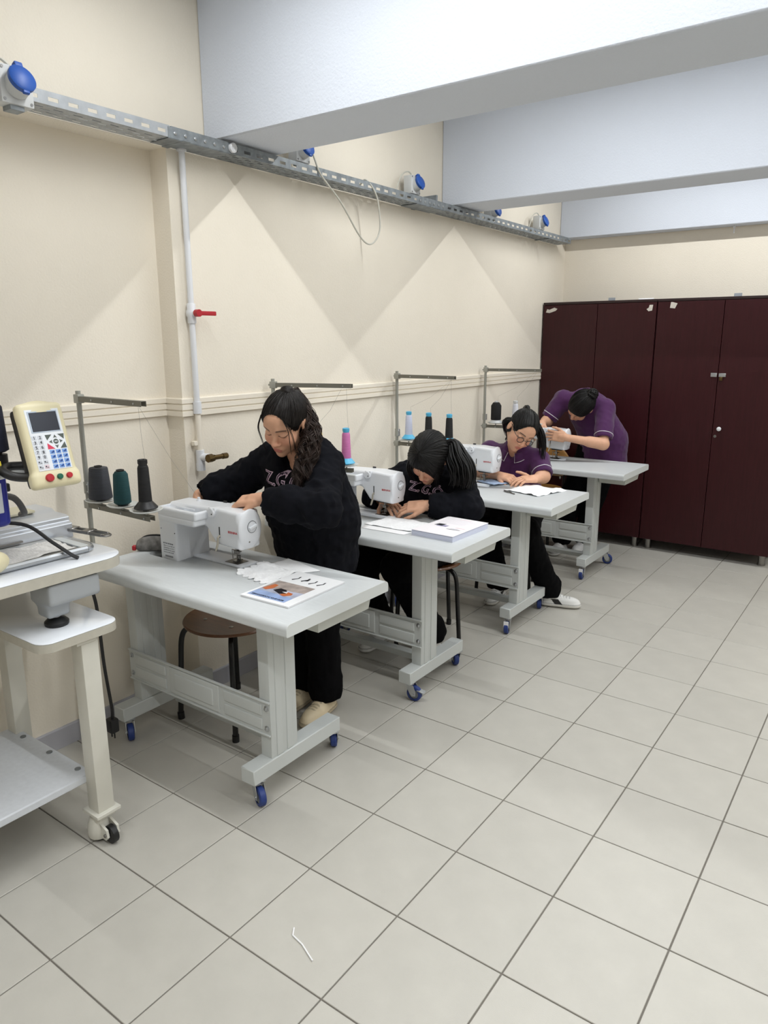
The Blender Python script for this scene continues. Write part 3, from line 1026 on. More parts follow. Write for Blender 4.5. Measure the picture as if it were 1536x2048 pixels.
def cone(stand, slot, kind, thread, core, label, cat='thread spool', h=0.15, thr=True):
    x, y, rz = STANDS[stand]
    d = 0.085 + slot * 0.137
    z = ARM_Z0 + 0.009 + 0.0165
    c = thing('thread_cone' if kind in ('cone', 'small') else 'thread_spool', label, cat, (x + d * math.cos(rz), y + d * math.sin(rz), z), group='thread cones on the stands')
    bm = B()
    if kind == 'cone':
        lathe(bm, [(0.030, 0.004), (0.041, 0.008), (0.042, 0.012), (0.033, 0.118), (0.031, 0.122), (0.012, 0.124)], 32)
    elif kind == 'small':
        lathe(bm, [(0.022, 0.004), (0.030, 0.010), (0.030, 0.03), (0.025, 0.112), (0.018, 0.122), (0.008, 0.123)], 32)
    elif kind == 'fat':
        lathe(bm, [(0.034, 0.022), (0.036, 0.026), (0.036, 0.120), (0.022, 0.142), (0.012, 0.144)], 32)
    else:
        lathe(bm, [(0.022, 0.030), (0.0225, 0.034), (0.0185, 0.030 + h - 0.012), (0.016, 0.030 + h - 0.004), (0.012, 0.030 + h)], 28)
    fin('thread_winding', bm, thread, c)
    bm = B()
    if kind in ('cone', 'small'):
        lathe(bm, [(0.018, 0.0), (0.020, 0.006), (0.014, 0.12), (0.014, 0.128), (0.010, 0.129), (0.006, 0.12)], 24)
    elif kind == 'fat':
        lathe(bm, [(0.046, 0.0), (0.047, 0.003), (0.030, 0.022), (0.012, 0.03), (0.012, 0.150), (0.009, 0.152), (0.006, 0.14)], 28)
    else:
        lathe(bm, [(0.012, 0.0), (0.012, 0.006), (0.040, 0.008), (0.041, 0.011), (0.023, 0.032), (0.014, 0.036), (0.0145, 0.030 + h), (0.0165, 0.034 + h), (0.0165, 0.046 + h), (0.013, 0.048 + h), (0.008, 0.04 + h)], 28)
    fin('core', bm, core, c)
    if not thr: return c
    # thread running up to the upper arm
    top = ARM_Z1 - 0.012 - z
    h0 = {'cone': 0.124, 'small': 0.124, 'fat': 0.146}.get(kind, 0.034 + h)
    bm = B(); tube(bm, [(0.016, 0, h0 - 0.002), (0.012, 0, h0 + 0.04), ((ARM_L - 0.02 - d) * 0.5 + 0.005, -0.004, (h0 + top) / 2), (ARM_L - 0.02 - d, -0.008, top)], 0.0004, 4)
    fin('thread', bm, mat('thread_line', (150, 146, 140), 0.8), c)
    return c
M_cblue = mat('spool_blue', (88, 182, 222), 0.4)
cone(0, 0, 'cone', thread_mat('thread_dark_grey', (62, 64, 70)), M_black, 'large dark grey thread cone on the stand nearest the camera', thr=False)
cone(0, 1, 'small', thread_mat('thread_teal', (22, 70, 74)), M_black, 'small dark green thread cone on the stand nearest the camera', thr=False)
sp_ = cone(0, 2, 'spool', thread_mat('thread_black', (20, 20, 22)), M_black, 'tall black thread spool with a flared black base, nearest the camera', h=0.130)
bm = B(); c_ = Vector(sp_.location)
tube(bm, [Vector((-1.085, 0.385, 1.380)) - c_, Vector((-1.17, 0.56, 1.18)) - c_, Vector((-1.262, 0.750, 0.988)) - c_], 0.0004, 4)
fin('thread', bm, mat('thread_line', (150, 146, 140), 0.8), sp_)
cone(1, 1, 'spool', thread_mat('thread_yellow', (236, 196, 20)), mat('core_grey', (140, 142, 148), 0.5), 'yellow thread spool half hidden behind the shoulder of the curly-haired girl', h=0.125)
cone(1, 2, 'spool', thread_mat('thread_pink', (206, 120, 176)), M_cblue, 'pink thread spool with a blue flared base', h=0.125)
cone(2, 0, 'spool', thread_mat('thread_lilac', (208, 212, 232)), M_cblue, 'pale lilac thread spool with a blue base, left on the third stand', h=0.118)
cone(2, 1, 'spool', thread_mat('thread_black', (20, 20, 22)), M_cblue, 'black thread spool with a blue top behind the dark-haired girl\'s head', h=0.118)
cone(2, 2, 'spool', thread_mat('thread_black', (20, 20, 22)), M_cblue, 'black thread spool on a blue base beside the third sewing machine', h=0.118)
cone(3, 0, 'fat', thread_mat('thread_black', (20, 20, 22)), mat('core_white', (214, 216, 218), 0.4), 'thick black thread cone on a white base, farthest stand')
cone(3, 1, 'spool', thread_mat('thread_white', (222, 224, 234)), mat('core_white', (214, 216, 218), 0.4), 'white thread spool behind the girl with glasses', h=0.11)

# ------------------------------------------------------------------ stools
def make_stool():
    s = thing('stool', '', 'stool', group='wooden stools behind the tables')
    bm = B()
    prof = [(0.0, 0.436), (0.188, 0.436), (0.202, 0.440), (0.204, 0.446), (0.200, 0.452), (0.16, 0.449), (0.0, 0.445)]
    lathe(bm, prof, 40)
    fin('seat', bm, M_wood, s)
    for q in range(4):
        a = math.pi / 4 + q * math.pi / 2
        c, sn = math.cos(a), math.sin(a)
        bm = B()
        tube(bm, spline([(0.07 * c, 0.07 * sn, 0.424), (0.13 * c, 0.13 * sn, 0.424), (0.185 * c, 0.185 * sn, 0.414), (0.212 * c, 0.212 * sn, 0.370), (0.222 * c, 0.222 * sn, 0.25), (0.238 * c, 0.238 * sn, 0.02)], 30), 0.0115, 12)
        l = fin('leg', bm, M_blackm, s)
        bm = B(); cyl(bm, (0.236 * c, 0.236 * sn, 0.0), (0.2375 * c, 0.2375 * sn, 0.03), 0.0145, seg=14)
        fin('rubber_foot', bm, M_black, l)
        bm = B(); lathe(bm, [(0.009, 0), (0.009, 0.002), (0.004, 0.004), (0, 0.004)], 12, Matrix.Translation((0.11 * c, 0.11 * sn, 0.4475)))
        fin('screw', bm, M_steel, s)
    return s
sl0 = make_stool()
for i, (x, y, rz, lb) in enumerate(((-1.235, 0.868, 0.02, 'empty brown wooden stool with black legs under the nearest table'),
                                    (-1.03, 2.06, 0.70, 'brown stool with black legs under the girl in black at the second table'),
                                    (-1.04, 3.07, 0.35, 'brown stool with black legs under the girl with glasses'))):
    s = sl0 if i == 0 else copy_tree(sl0)
    s.location = (x, y, 0); s.rotation_euler = (0, 0, rz); s['label'] = lb

# chair behind the farthest machine: only its bent wooden back shows above the table
ch = thing('chair', 'chair with a rounded light wooden back behind the farthest sewing machine', 'chair', (-1.31, 4.20, 0))
bm = B(); lathe(bm, [(0.0, 0.440), (0.165, 0.440), (0.172, 0.446), (0.165, 0.454), (0.0, 0.450)], 36)
M_wood2 = mat('pale_plywood', (176, 128, 66), 0.4, var=0.12, vscale=9, stretch=(1.2, 9, 9))
fin('seat', bm, M_wood2, ch)
for s in (-1, 1):
    bm = B(); tube(bm, spline([(s * 0.10, -0.08, 0.430), (s * 0.125, -0.125, 0.41), (s * 0.14, -0.16, 0.20), (s * 0.15, -0.18, 0.0)], 20), 0.011, 10)
    fin('leg', bm, M_blackm, ch)
    bm = B(); tube(bm, spline([(s * 0.145, 0.20, 0.0), (s * 0.13, 0.155, 0.25), (s * 0.12, 0.150, 0.45), (s * 0.115, 0.175, 0.70)], 20), 0.011, 10)
    fin('leg', bm, M_blackm, ch)
VV_, FF_ = [], []
for iz in range(9):
    for ix in range(13):
        u = ix / 6 - 1; t = iz / 8
        hw = 0.155; x = u * hw
        ztop = 0.765 - 0.075 * abs(u) ** 2.6; zbot = 0.590 + 0.02 * u * u
        VV_.append((x, 0.158 + 0.03 * t - 0.035 * u * u, zbot + (ztop - zbot) * t))
for iz in range(8):
    for ix in range(12):
        a = iz * 13 + ix; FF_.append((a, a + 1, a + 14, a + 13))
o = np_obj('backrest', np.array(VV_), np.array(FF_), M_wood2, ch)
md = o.modifiers.new('s', 'SOLIDIFY'); md.thickness = 0.011; md.offset = 0

# ------------------------------------------------------------------ water pipe on the wall
px_, py_ = XB + 0.024, 0.957
p = thing('water_pipe', 'white water pipe running down the wall with a red valve handle', 'pipe', (px_, py_, 1.05))
Z = lambda z: z - 1.05
bm = B(); cyl(bm, (0, 0, Z(1.33)), (0, 0, Z(2.352)), 0.0125, seg=18)
pu = fin('upper_pipe', bm, M_whitep, p)
bm = B(); cyl(bm, (0, 0, Z(1.12)), (0, 0, Z(1.30)), 0.0125, seg=18)
fin('lower_pipe', bm, M_trim, p)
bm = B(); cyl(bm, (0, 0, Z(1.292)), (0, 0, Z(1.342)), 0.018, seg=20)
fin('coupling', bm, M_whitep, p)
bm = B(); cyl(bm, (0, 0, Z(2.325)), (0, 0, Z(2.35)), 0.019, seg=20)
fin('coupling', bm, M_whitep, p)
bm = B()
lathe(bm, [(0.0165, Z(1.665)), (0.018, Z(1.668)), (0.018, Z(1.690)), (0.022, Z(1.697)), (0.022, Z(1.715)), (0.018, Z(1.722)), (0.018, Z(1.742)), (0.0165, Z(1.745))], 20)
cyl(bm, (0, 0, Z(1.706)), (0.035, 0.0, Z(1.706)), 0.012, seg=14)
v = fin('valve_body', bm, M_whitep, p)
bm = B(); box(bm, (0.034, -0.012, Z(1.697)), (0.046, 0.095, Z(1.715)), 0.004, 2); cyl(bm, (0.028, 0, Z(1.706)), (0.05, 0, Z(1.706)), 0.015, seg=14)
fin('valve_handle', bm, M_red, v)
bm = B()
cyl(bm, (0, 0, Z(1.075)), (0, 0, Z(1.135)), 0.018, seg=20); cyl(bm, (0, 0, Z(1.045)), (0, 0, Z(1.076)), 0.0195, seg=20)
cyl(bm, (0, 0, Z(1.104)), (0.045, 0.012, Z(1.104)), 0.017, seg=18)
fin('tee', bm, M_whitep, p)
bm = B()
cyl(bm, (0.040, 0.010, Z(1.104)), (0.070, 0.018, Z(1.104)), 0.014, seg=12)
cyl(bm, (0.062, -0.005, Z(1.104)), (0.062, 0.085, Z(1.104)), 0.0105, seg=14)
cyl(bm, (0.062, 0.070, Z(1.104)), (0.062, 0.096, Z(1.104)), 0.013, seg=8)
cyl(bm, (0.062, -0.012, Z(1.104)), (0.062, 0.012, Z(1.104)), 0.018, seg=8)
fin('tap', bm, M_brass, p)
bm = B(); box(bm, (-0.02, -0.03, Z(1.155)), (0.004, -0.008, Z(1.175)), 0.002, 1)
fin('clip', bm, M_trim, p)

# ------------------------------------------------------------------ perforated cable tray under the beams
ct = thing('cable_tray', 'long perforated galvanised cable tray along the top of the side wall', 'cable tray', (XB, 0, 2.336))
TW, TH = 0.118, 0.040
def tray(y0, y1, m, dz=0.0, dx=0.0):
    bm = B()
    per = 0.07
    n = max(1, round((y1 - y0) / per))
    per = (y1 - y0) / n
    cache = {}
    def vert(x, y, z):
        k = (round(x, 5), round(y, 5), round(z, 5))
        if k not in cache: cache[k] = bm.verts.new(k)
        return cache[k]
    def quad(f, a0, a1, b0, b1):
        bm.faces.new([vert(*f(a0, b0)), vert(*f(a1, b0)), vert(*f(a1, b1)), vert(*f(a0, b1))])
    side = lambda y, z: (TW + dx, y, z + dz)
    base = lambda y, x: (x + dx, y, dz)
    zl = [0, 0.012, 0.024, TH]
    xl = [0.003, 0.014, 0.022, 0.036, 0.044, 0.058, 0.066, 0.080, 0.088, 0.102, 0.110, TW]
    for q in range(n):
        ya = y0 + q * per
        yl = [ya, ya + per * 0.22, ya + per * 0.5, ya + per * 0.72, ya + per]
        for i in range(4):
            for j in range(3):
                if j == 1 and i in (1, 2): continue
                quad(side, yl[i], yl[i + 1], zl[j], zl[j + 1])
            for j in range(len(xl) - 1):
                row = j // 2
                hole = (j % 2 == 1) and ((i in (1, 2)) if row % 2 == 0 else (i in (0, 3)) and False or (row % 2 == 1 and i in (0, 3) and True))
                if hole and row % 2 == 1 and i == 0 and q == 0: hole = False
                if hole: continue
                quad(base, yl[i], yl[i + 1], xl[j], xl[j + 1])
    # lip along the top of the side
    for q in range(n):
        ya = y0 + q * per
        yl = [ya, ya + per * 0.22, ya + per * 0.5, ya + per * 0.72, ya + per]
        for i in range(4):
            a = [vert(TW + dx, yl[i], TH + dz), vert(TW + dx, yl[i + 1], TH + dz), bm.verts.new((TW - 0.008 + dx, yl[i + 1], TH + dz)), bm.verts.new((TW - 0.008 + dx, yl[i], TH + dz))]
            bm.faces.new(a)
    o = fin('tray_section', bm, m, ct, smooth=False)
    md = o.modifiers.new('s', 'SOLIDIFY'); md.thickness = 0.0015; md.offset = 0
    return o
tray(-1.5, 0.83, M_galv)
tray(0.835, 2.60, M_galvd, -0.001, 0.0015)
tray(2.605, 4.72, M_galvd, 0.0, 0.0)
for (a, b, dz) in ((0.82, 1.12, -0.003), (2.50, 2.80, -0.004)):
    bm = B(); box(bm, (TW - 0.001, a, dz), (TW + 0.0035, b, TH - 0.004), 0.001, 1); box(bm, (0.01, a, dz - 0.002), (TW + 0.003, b, dz), 0.0008, 1)
    jp = fin('joint_plate', bm, M_galvd, ct, smooth=False)
    for q in range(6):
        bm = B(); yy = a + 0.03 + q * (b - a - 0.06) / 5
        lathe(bm, [(0.007, 0), (0.007, 0.003), (0.003, 0.005), (0, 0.005)], 8, Matrix.Translation((TW + 0.0035, yy, 0.017)) @ Matrix.Rotation(math.radians(90), 4, 'Y'))
        fin('bolt', bm, M_zinc, jp)
for y in (0.88, 2.62, 4.3):
    bm = B(); box(bm, (0.0, y, -0.007), (TW + 0.02, y + 0.03, -0.003), 0.001, 1)
    fin('bracket', bm, M_galvd, ct, smooth=False)
bm = B(); box(bm, (0.02, 2.70, TH - 0.01), (TW + 0.003, 2.715, TH + 0.03), 0.001, 1)
fin('bracket', bm, M_galvd, ct, smooth=False)
bm = B(); lathe(bm, [(0.010, 0), (0.019, 0.001), (0.019, 0.012), (0.013, 0.014), (0.010, 0.012)], 18, Matrix.Translation((TW + 0.003, 1.135, 0.020)) @ Matrix.Rotation(math.radians(90), 4, 'Y'))
fin('cable_gland', bm, M_whitep, ct)
M_cable = mat('cable_white', (196, 194, 184), 0.5)
for k, (x, z) in enumerate(((0.03, 0.008), (0.055, 0.008), (0.08, 0.009))):
    bm = B(); tube(bm, [(x + 0.008 * math.sin(q * 1.7 + k), -1.4 + q * 0.3, z) for q in range(21)], 0.0045, 6)
    fin('cable', bm, M_cable if k != 1 else M_black, ct)

# industrial sockets standing on the tray
def make_socket():
    s = thing('wall_socket', '', 'socket', group='blue industrial sockets on the cable tray')
    bm = B(); box(bm, (-0.035, -0.045, 0.0), (0.018, 0.045, 0.095), 0.004, 2)
    bx = fin('box', bm, M_greyp, s)
    bm = B()
    for a in (-1, 1):
        for b in (-1, 1):
            cyl(bm, (0.0175, a * 0.037, 0.0475 + b * 0.039), (0.0195, a * 0.037, 0.0475 + b * 0.039), 0.004, seg=8)
    fin('screw', bm, M_steel, bx)
    bm = B(); R_ = Matrix.Translation((0.018, 0, 0.047)) @ Matrix.Rotation(math.radians(68), 4, 'Y')
    lathe(bm, [(0.033, -0.008), (0.033, 0.024), (0.031, 0.026), (0, 0.026)], 28, R_)
    fin('collar', bm, M_greyp, s)
    bm = B(); lathe(bm, [(0.034, 0.022), (0.036, 0.026), (0.036, 0.036), (0.030, 0.041), (0, 0.042)], 32, R_)
    box(bm, (-0.045, -0.011, 0.020), (-0.026, 0.011, 0.038), 0.003, 2, R_)
    box(bm, (0.026, -0.009, 0.026), (0.042, 0.009, 0.036), 0.003, 2, R_)
    fin('lid', bm, M_bluep, s)
    bm = B(); box(bm, (-0.03, -0.02, -0.012), (0.01, 0.02, 0.002), 0.001, 1)
    fin('bracket', bm, M_galvd, s, smooth=False)
    bm = B(); tube(bm, spline([(-0.01, 0.01, 0.094), (-0.012, -0.03, 0.115), (-0.02, -0.08, 0.095), (-0.02, -0.12, 0.04), (-0.02, -0.14, 0.005)], 16), 0.004, 6)
    fin('cable', bm, M_cable, s)
    return s
sk0 = make_socket()
for i, (y, z, lb, sc) in enumerate(((0.213, 2.292, 'blue-lidded industrial socket at the left end of the cable tray', 1.12), (1.60, 2.388, 'blue-lidded industrial socket half hidden behind the broad beam', 1.0),
                                (2.53, 2.388, 'blue-lidded industrial socket before the middle beam', 1.0), (3.46, 2.365, 'blue-lidded industrial socket mostly hidden behind the middle beam', 1.0), (4.22, 2.388, 'blue-lidded industrial socket nearest the end wall', 1.0))):
    s = sk0 if i == 0 else copy_tree(sk0)
    s.location = (XB + (0.165 if i == 0 else 0.075), y, z); s['label'] = lb; s.scale = (sc,) * 3
bm = B()
cb = spline([(-1.40, 1.63, 2.47), (-1.385, 1.65, 2.40), (-1.375, 1.68, 2.34), (-1.36, 1.80, 2.24), (-1.36, 1.95, 2.10), (-1.365, 2.05, 2.075), (-1.37, 2.13, 2.15), (-1.372, 2.12, 2.28), (-1.38, 2.09, 2.345), (-1.40, 2.05, 2.385), (-1.43, 2.04, 2.36)], 60)
tube(bm, cb, 0.0042, 8)
tag(fin('hanging_cable', bm, M_cable), 'loose white cable hanging in a loop from the cable tray', 'cable')

# faint outline of a wall plate high on the wall
bm = B(); lathe(bm, [(0.066, 0.0), (0.066, 0.003), (0.060, 0.004), (0, 0.004)], 36, Matrix.Translation((XB, 0.235, 2.635)) @ Matrix.Rotation(math.radians(90), 4, 'Y'))
tag(fin('blanking_plate', bm, M_wall), 'round cream blanking plate high on the side wall', 'wall plate')

# ------------------------------------------------------------------ embroidery machine at the left edge
EX, EY = -1.24, -0.30
em = thing('embroidery_machine', 'large white embroidery machine with a keypad panel at the left edge', 'embroidery machine', (EX, EY, 0))
L = lambda p: (p[0] - EX, p[1] - EY, p[2])
def slab(name, x0, x1, y0, y1, z0, z1, r, mt, me_):
    pts = []
    for cx, cy, a0 in ((x1 - r, y1 - r, 0), (x0 + r, y1 - r, 90), (x0 + r, y0 + r, 180), (x1 - r, y0 + r, 270)):
        for k in range(7):
            t = math.radians(a0 + k * 15)
            pts.append((cx + r * math.cos(t) - EX, cy + r * math.sin(t) - EY))
    bm = B(); prism(bm, pts, 'z', z0, z1 - 0.004)
    ed = fin(name + '_edge', bm, me_, em, angle=50)
    bm = B(); prism(bm, [(a * 0.999, b * 0.999) for a, b in pts], 'z', z1 - 0.004, z1, 0.0015, 1)
    return fin(name, bm, mt, em, angle=50)
slab('table_top', -1.57, -0.985, -0.95, 0.235, 0.896, 0.932, 0.085, M_emb, M_embedge)
slab('side_plate', -1.50, -0.935, -0.115, 0.150, 0.712, 0.742, 0.045, M_emb, M_embedge)
bm = B(); box(bm, L((-1.50, -0.95, 0.205)), L((-1.005, 0.045, 0.232)), 0.004, 1)
sh = fin('shelf', bm, mat('shelf_grey', (206, 210, 216), 0.45, var=0.04, vscale=60), em)
for q in range(3):
    bm = B(); cyl(bm, L((-1.06 - q * 0.17, 0.022, 0.2315)), L((-1.06 - q * 0.17, 0.022, 0.2345)), 0.010, seg=14)
    fin('screw', bm, M_hub, sh)
for (x, y) in ((-0.980, 0.045), (-1.465, 0.045), (-0.980, -0.82), (-1.465, -0.82)):
    bm = B()
    box(bm, L((x - 0.029, y - 0.029, 0.112)), L((x + 0.029, y + 0.029, 0.712)), 0.004, 2)
    box(bm, L((x - 0.043, y - 0.043, 0.100)), L((x + 0.043, y + 0.043, 0.113)), 0.002, 1)
    if x > -1.2: box(bm, L((x - 0.06, y - 0.045, 0.698)), L((x + 0.034, y + 0.02, 0.7125)), 0.001, 1)
    lg = fin('leg', bm, M_leg, em)
    bm = B()
    box(bm, L((x - 0.03, y - 0.028, 0.086)), L((x + 0.03, y + 0.028, 0.101)), 0.002, 1)
    lathe(bm, [(0.033, 0.012), (0.036, 0.018), (0.034, 0.055), (0.028, 0.072), (0.024, 0.088)], 24, Matrix.Translation(L((x - 0.012, y - 0.010, 0))))
    for s in (-1, 1):
        prism(bm, [(x + 0.01 - EX, 0.07), (x + 0.05 - EX, 0.055), (x + 0.055 - EX, 0.03), (x + 0.045 - EX, 0.018), (x + 0.01 - EX, 0.02)], 'y', y - EY + s * 0.019 - 0.004, y - EY + s * 0.019 + 0.004)
    cs = fin('caster', bm, M_leg, lg)
    bm = B()
    lathe(bm, [(0.0, -0.012), (0.02, -0.012), (0.030, -0.009), (0.030, 0.009), (0.02, 0.012), (0, 0.012)], 28, Matrix.Translation(L((x + 0.042, y, 0.030))) @ Matrix.Rotation(math.radians(90), 4, 'X'))
    fin('wheel', bm, M_black, cs)
    bm = B(); cyl(bm, L((x + 0.044, y - 0.027, 0.036)), L((x + 0.044, y + 0.027, 0.036)), 0.006, seg=10)
    fin('axle', bm, M_steel, cs)
    bm = B(); lathe(bm, [(0.02, 0.0), (0.024, 0.006), (0.024, 0.014)], 18, Matrix.Translation(L((x - 0.012, y - 0.01, 0))))
    fin('levelling_pad', bm, M_black, cs)
# foot block between the machine body and the side plate
V = Vol((-0.20, -0.15, -0.10), (0.20, 0.30, 0.16), 0.006)
V.rbox((0.012, 0.055, 0.112), (0.068, 0.100, 0.034), 0.012, k=0)
V.rbox((0.0, 0.010, 0.082), (0.040, 0.044, 0.052), 0.014, k=0.025)
fv, ff = V.mesh()
fo = np.array(L((-1.06, -0.005, 0.745)))
fb = np_obj('foot_block', fv * np.array([0.85, 0.85, 1.0]) + fo, ff, mat('machine_grey', (160, 164, 168), 0.45), em)
bm = B(); lathe(bm, [(0.012, 0.02), (0.012, 0.056)], 14, Matrix.Translation(L((-1.06, 0.008, 0.732)))); 
fin('screw', bm, M_zinc, fb)
bm = B(); lathe(bm, [(0.034, 0.0), (0.036, 0.004), (0.036, 0.012), (0.026, 0.022), (0.012, 0.026), (0, 0.026)], 28, Matrix.Translation(L((-1.06, 0.008, 0.742))))
fin('rubber_pad', bm, M_black, fb)
# carriage beam behind the hoop
bm = B()
prism(bm, [(-1.53 - EX, 0.935), (-1.30 - EX, 0.935), (-1.30 - EX, 0.985), (-1.315 - EX, 0.992), (-1.315 - EX, 1.006), (-1.33 - EX, 1.012), (-1.40 - EX, 1.012), (-1.42 - EX, 1.022), (-1.53 - EX, 1.022)], 'y', -0.95 - EY, 0.232 - EY, 0.002, 1)
cr = fin('carriage_beam', bm, mat('aluminium', (206, 210, 216), 0.28, metal=0.55), em, angle=30)
bm = B(); box(bm, L((-1.51, -0.05, 1.021)), L((-1.40, 0.16, 1.030)), 0.002, 1)
fin('cover_plate', bm, mat('cover_beige', (190, 184, 160), 0.5), cr)
for q in range(3):
    bm = B(); cyl(bm, L((-1.415, -0.03 + q * 0.08, 1.029)), L((-1.415, -0.03 + q * 0.08, 1.034)), 0.006, seg=10)
    fin('screw', bm, M_steel, cr)
bm = B(); box(bm, L((-1.302, -0.9, 0.940)), L((-1.292, 0.12, 0.952)), 0.001, 1); box(bm, L((-1.300, -0.9, 0.958)), L((-1.288, 0.05, 0.964)), 0.001, 1)
fin('guide_rail', bm, M_steel, cr)
# hoop arm
bm = B()
ha = Matrix.Translation(L((-1.345, 0.226, 0.962))) @ Matrix.Rotation(0.13, 4, 'Z')
for yy in (-0.014, 0.014):
    box(bm, (0, yy - 0.004, -0.004), (0.205, yy + 0.004, 0.006), 0.001, 1, ha)
box(bm, (0.0, -0.02, -0.004), (0.06, 0.02, 0.008), 0.002, 1, ha)
box(bm, (0.11, -0.02, -0.003), (0.145, 0.02, 0.009), 0.002, 1, ha)
tube(bm, [ha @ Vector(p) for p in spline([(0.19, -0.014, 0.0), (0.215, -0.012, 0.0), (0.222, 0, 0), (0.215, 0.012, 0.0), (0.19, 0.014, 0.0)], 16)], 0.0045, 8)
fin('hoop_arm', bm, M_steel, em)
# control panel on its bracket: faces the room, leaning back
V = Vol((-0.095, -0.06, -0.17), (0.095, 0.05, 0.17), 0.0035)
V.rbox((0, 0.0, 0.002), (0.074, 0.020, 0.137), 0.014, k=0)
V.ell((0, 0.0, 0.10), (0.073, 0.019, 0.050), k=0.012)
V.rbox((0, 0.0, -0.118), (0.082, 0.021, 0.026), 0.015, k=0.012)
cv, cf = V.mesh()
PT = Matrix.Translation(Vector(L((-1.02, 0.015, 1.303)))) @ Matrix.Rotation(math.radians(88), 4, 'Z') @ Matrix.Rotation(math.radians(-17), 4, 'X') @ Matrix.Diagonal((0.89, 0.95, 0.87, 1))
# panel space: x along its width, -y is the face, z up
pc = bpy.data.objects.new('control_panel', None)
bpy.data.objects.remove(pc)
pan = np_obj('control_panel', cv, cf, M_cream, em)
pan.matrix_local = PT
def PB(name, lo, hi, m, bev=0.0006):
    bm = B(); box(bm, lo, hi, bev, 1)
    return fin(name, bm, m, pan, smooth=False)
bm = B()
for s in (0.0,):
    box(bm, (-0.073, 0.010, -0.136), (0.073, 0.046, 0.128), 0.014, 2)
fin('back_shell', bm, mat('shell_dark', (46, 44, 40), 0.5), pan)
PB('keypad_sheet', (-0.056, -0.0215, -0.088), (0.056, -0.0195, 0.116), mat('keypad_white', (232, 236, 242), 0.35))
PB('screen_bezel', (-0.049, -0.0222, 0.038), (0.049, -0.0212, 0.110), mat('bezel', (186, 198, 214), 0.4))
PB('screen', (-0.044, -0.0230, 0.042), (0.046, -0.0218, 0.106), mat('screen_dark', (52, 54, 62), 0.16, spec=0.7))
kg = mat('key_grey', (206, 210, 218), 0.5); kb = mat('key_blue', (126, 164, 222), 0.45); kd = mat('key_dark', (84, 92, 88), 0.5); kr = mat('key_red', (214, 60, 92), 0.45)
ink = mat('key_ink', (24, 24, 28), 0.6)
face = -0.0222
num = ['1', '2', '3', '4', '5', '6', '7', '8', '9', '0', 'M-', 'M+', '#', '*']
for q, tx in enumerate(num):
    x = -0.046 + (q % 2) * 0.019; z = 0.022 - (q // 2) * 0.0162
    k = PB('key', (x - 0.0078, face, z - 0.0066), (x + 0.0078, face + 0.001, z + 0.0066), kg if q != 13 else mat('key_pink', (222, 204, 212), 0.5))
    if q < 10:
        text_on('key_print', tx, 0.014, (x, face, z), (1, 0, 0), (0, 0, 1), ink, k)
    else:
        bm = B(); box(bm, (x - 0.005, face - 0.0005, z - 0.002), (x - 0.001, face, z + 0.003)); box(bm, (x + 0.0005, face - 0.0005, z - 0.003), (x + 0.005, face, z - 0.001))
        fin('key_print', bm, M_print, k, smooth=False)
for q in range(12):
    x = 0.002 + (q % 3) * 0.0205; z = -0.029 - (q // 3) * 0.0162
    k = PB('key', (x - 0.0085, face, z - 0.0068), (x + 0.0085, face + 0.001, z + 0.0068), kb)
    bm = B(); box(bm, (x - 0.004, face - 0.0005, z - 0.003), (x + 0.004, face, z + 0.001)); box(bm, (x + 0.001, face - 0.0005, z - 0.001), (x + 0.006, face, z + 0.004))
    fin('key_print', bm, mat('key_blue_ink', (44, 78, 150), 0.6), k, smooth=False)
def tri(p, m):
    bm = B(); prism(bm, p, 'y', face, face + 0.001)
    return fin('key', bm, m, pan, smooth=False)
cx, cz = 0.0225, 0.005
tri([(cx - 0.032, cz + 0.024), (cx - 0.010, cz + 0.024), (cx - 0.028, cz + 0.006)], kd)
tri([(cx + 0.032, cz + 0.024), (cx + 0.010, cz + 0.024), (cx + 0.028, cz + 0.006)], kd)
tri([(cx - 0.032, cz - 0.024), (cx - 0.008, cz - 0.024), (cx - 0.030, cz - 0.004)], kr)
tri([(cx + 0.032, cz - 0.024), (cx + 0.010, cz - 0.024), (cx + 0.028, cz - 0.004)], kd)
for (ax, az) in ((0, 1), (0, -1), (1, 0), (-1, 0)):
    t0 = Vector((ax, az)); nx = Vector((-az, ax))
    c0 = Vector((cx, cz))
    tri([tuple(c0 + t0 * 0.023), tuple(c0 + t0 * 0.012 + nx * 0.006), tuple(c0 + t0 * 0.014), tuple(c0 + t0 * 0.012 - nx * 0.006)], kd)
bm = B(); cyl(bm, (cx, face + 0.001, cz), (cx, face, cz), 0.0085, seg=20)
k = fin('key', bm, kd, pan)
bm = B(); box(bm, (cx - 0.005, face - 0.0005, cz - 0.002), (cx + 0.005, face, cz + 0.002))
fin('key_print', bm, mat('key_white_ink', (200, 204, 208), 0.5), k, smooth=False)
for x, r, m in ((-0.030, 0.0135, M_red), (0.004, 0.0095, M_green), (0.036, 0.0098, M_red)):
    bm = B(); lathe(bm, [(r * 0.8, 0.0), (r, 0.004), (r, 0.010), (r * 0.85, 0.013), (0, 0.0135)], 26, Matrix.Translation((x, -0.019, -0.113)) @ Matrix.Rotation(math.radians(90), 4, 'X'))
    fin('push_button', bm, m, pan)
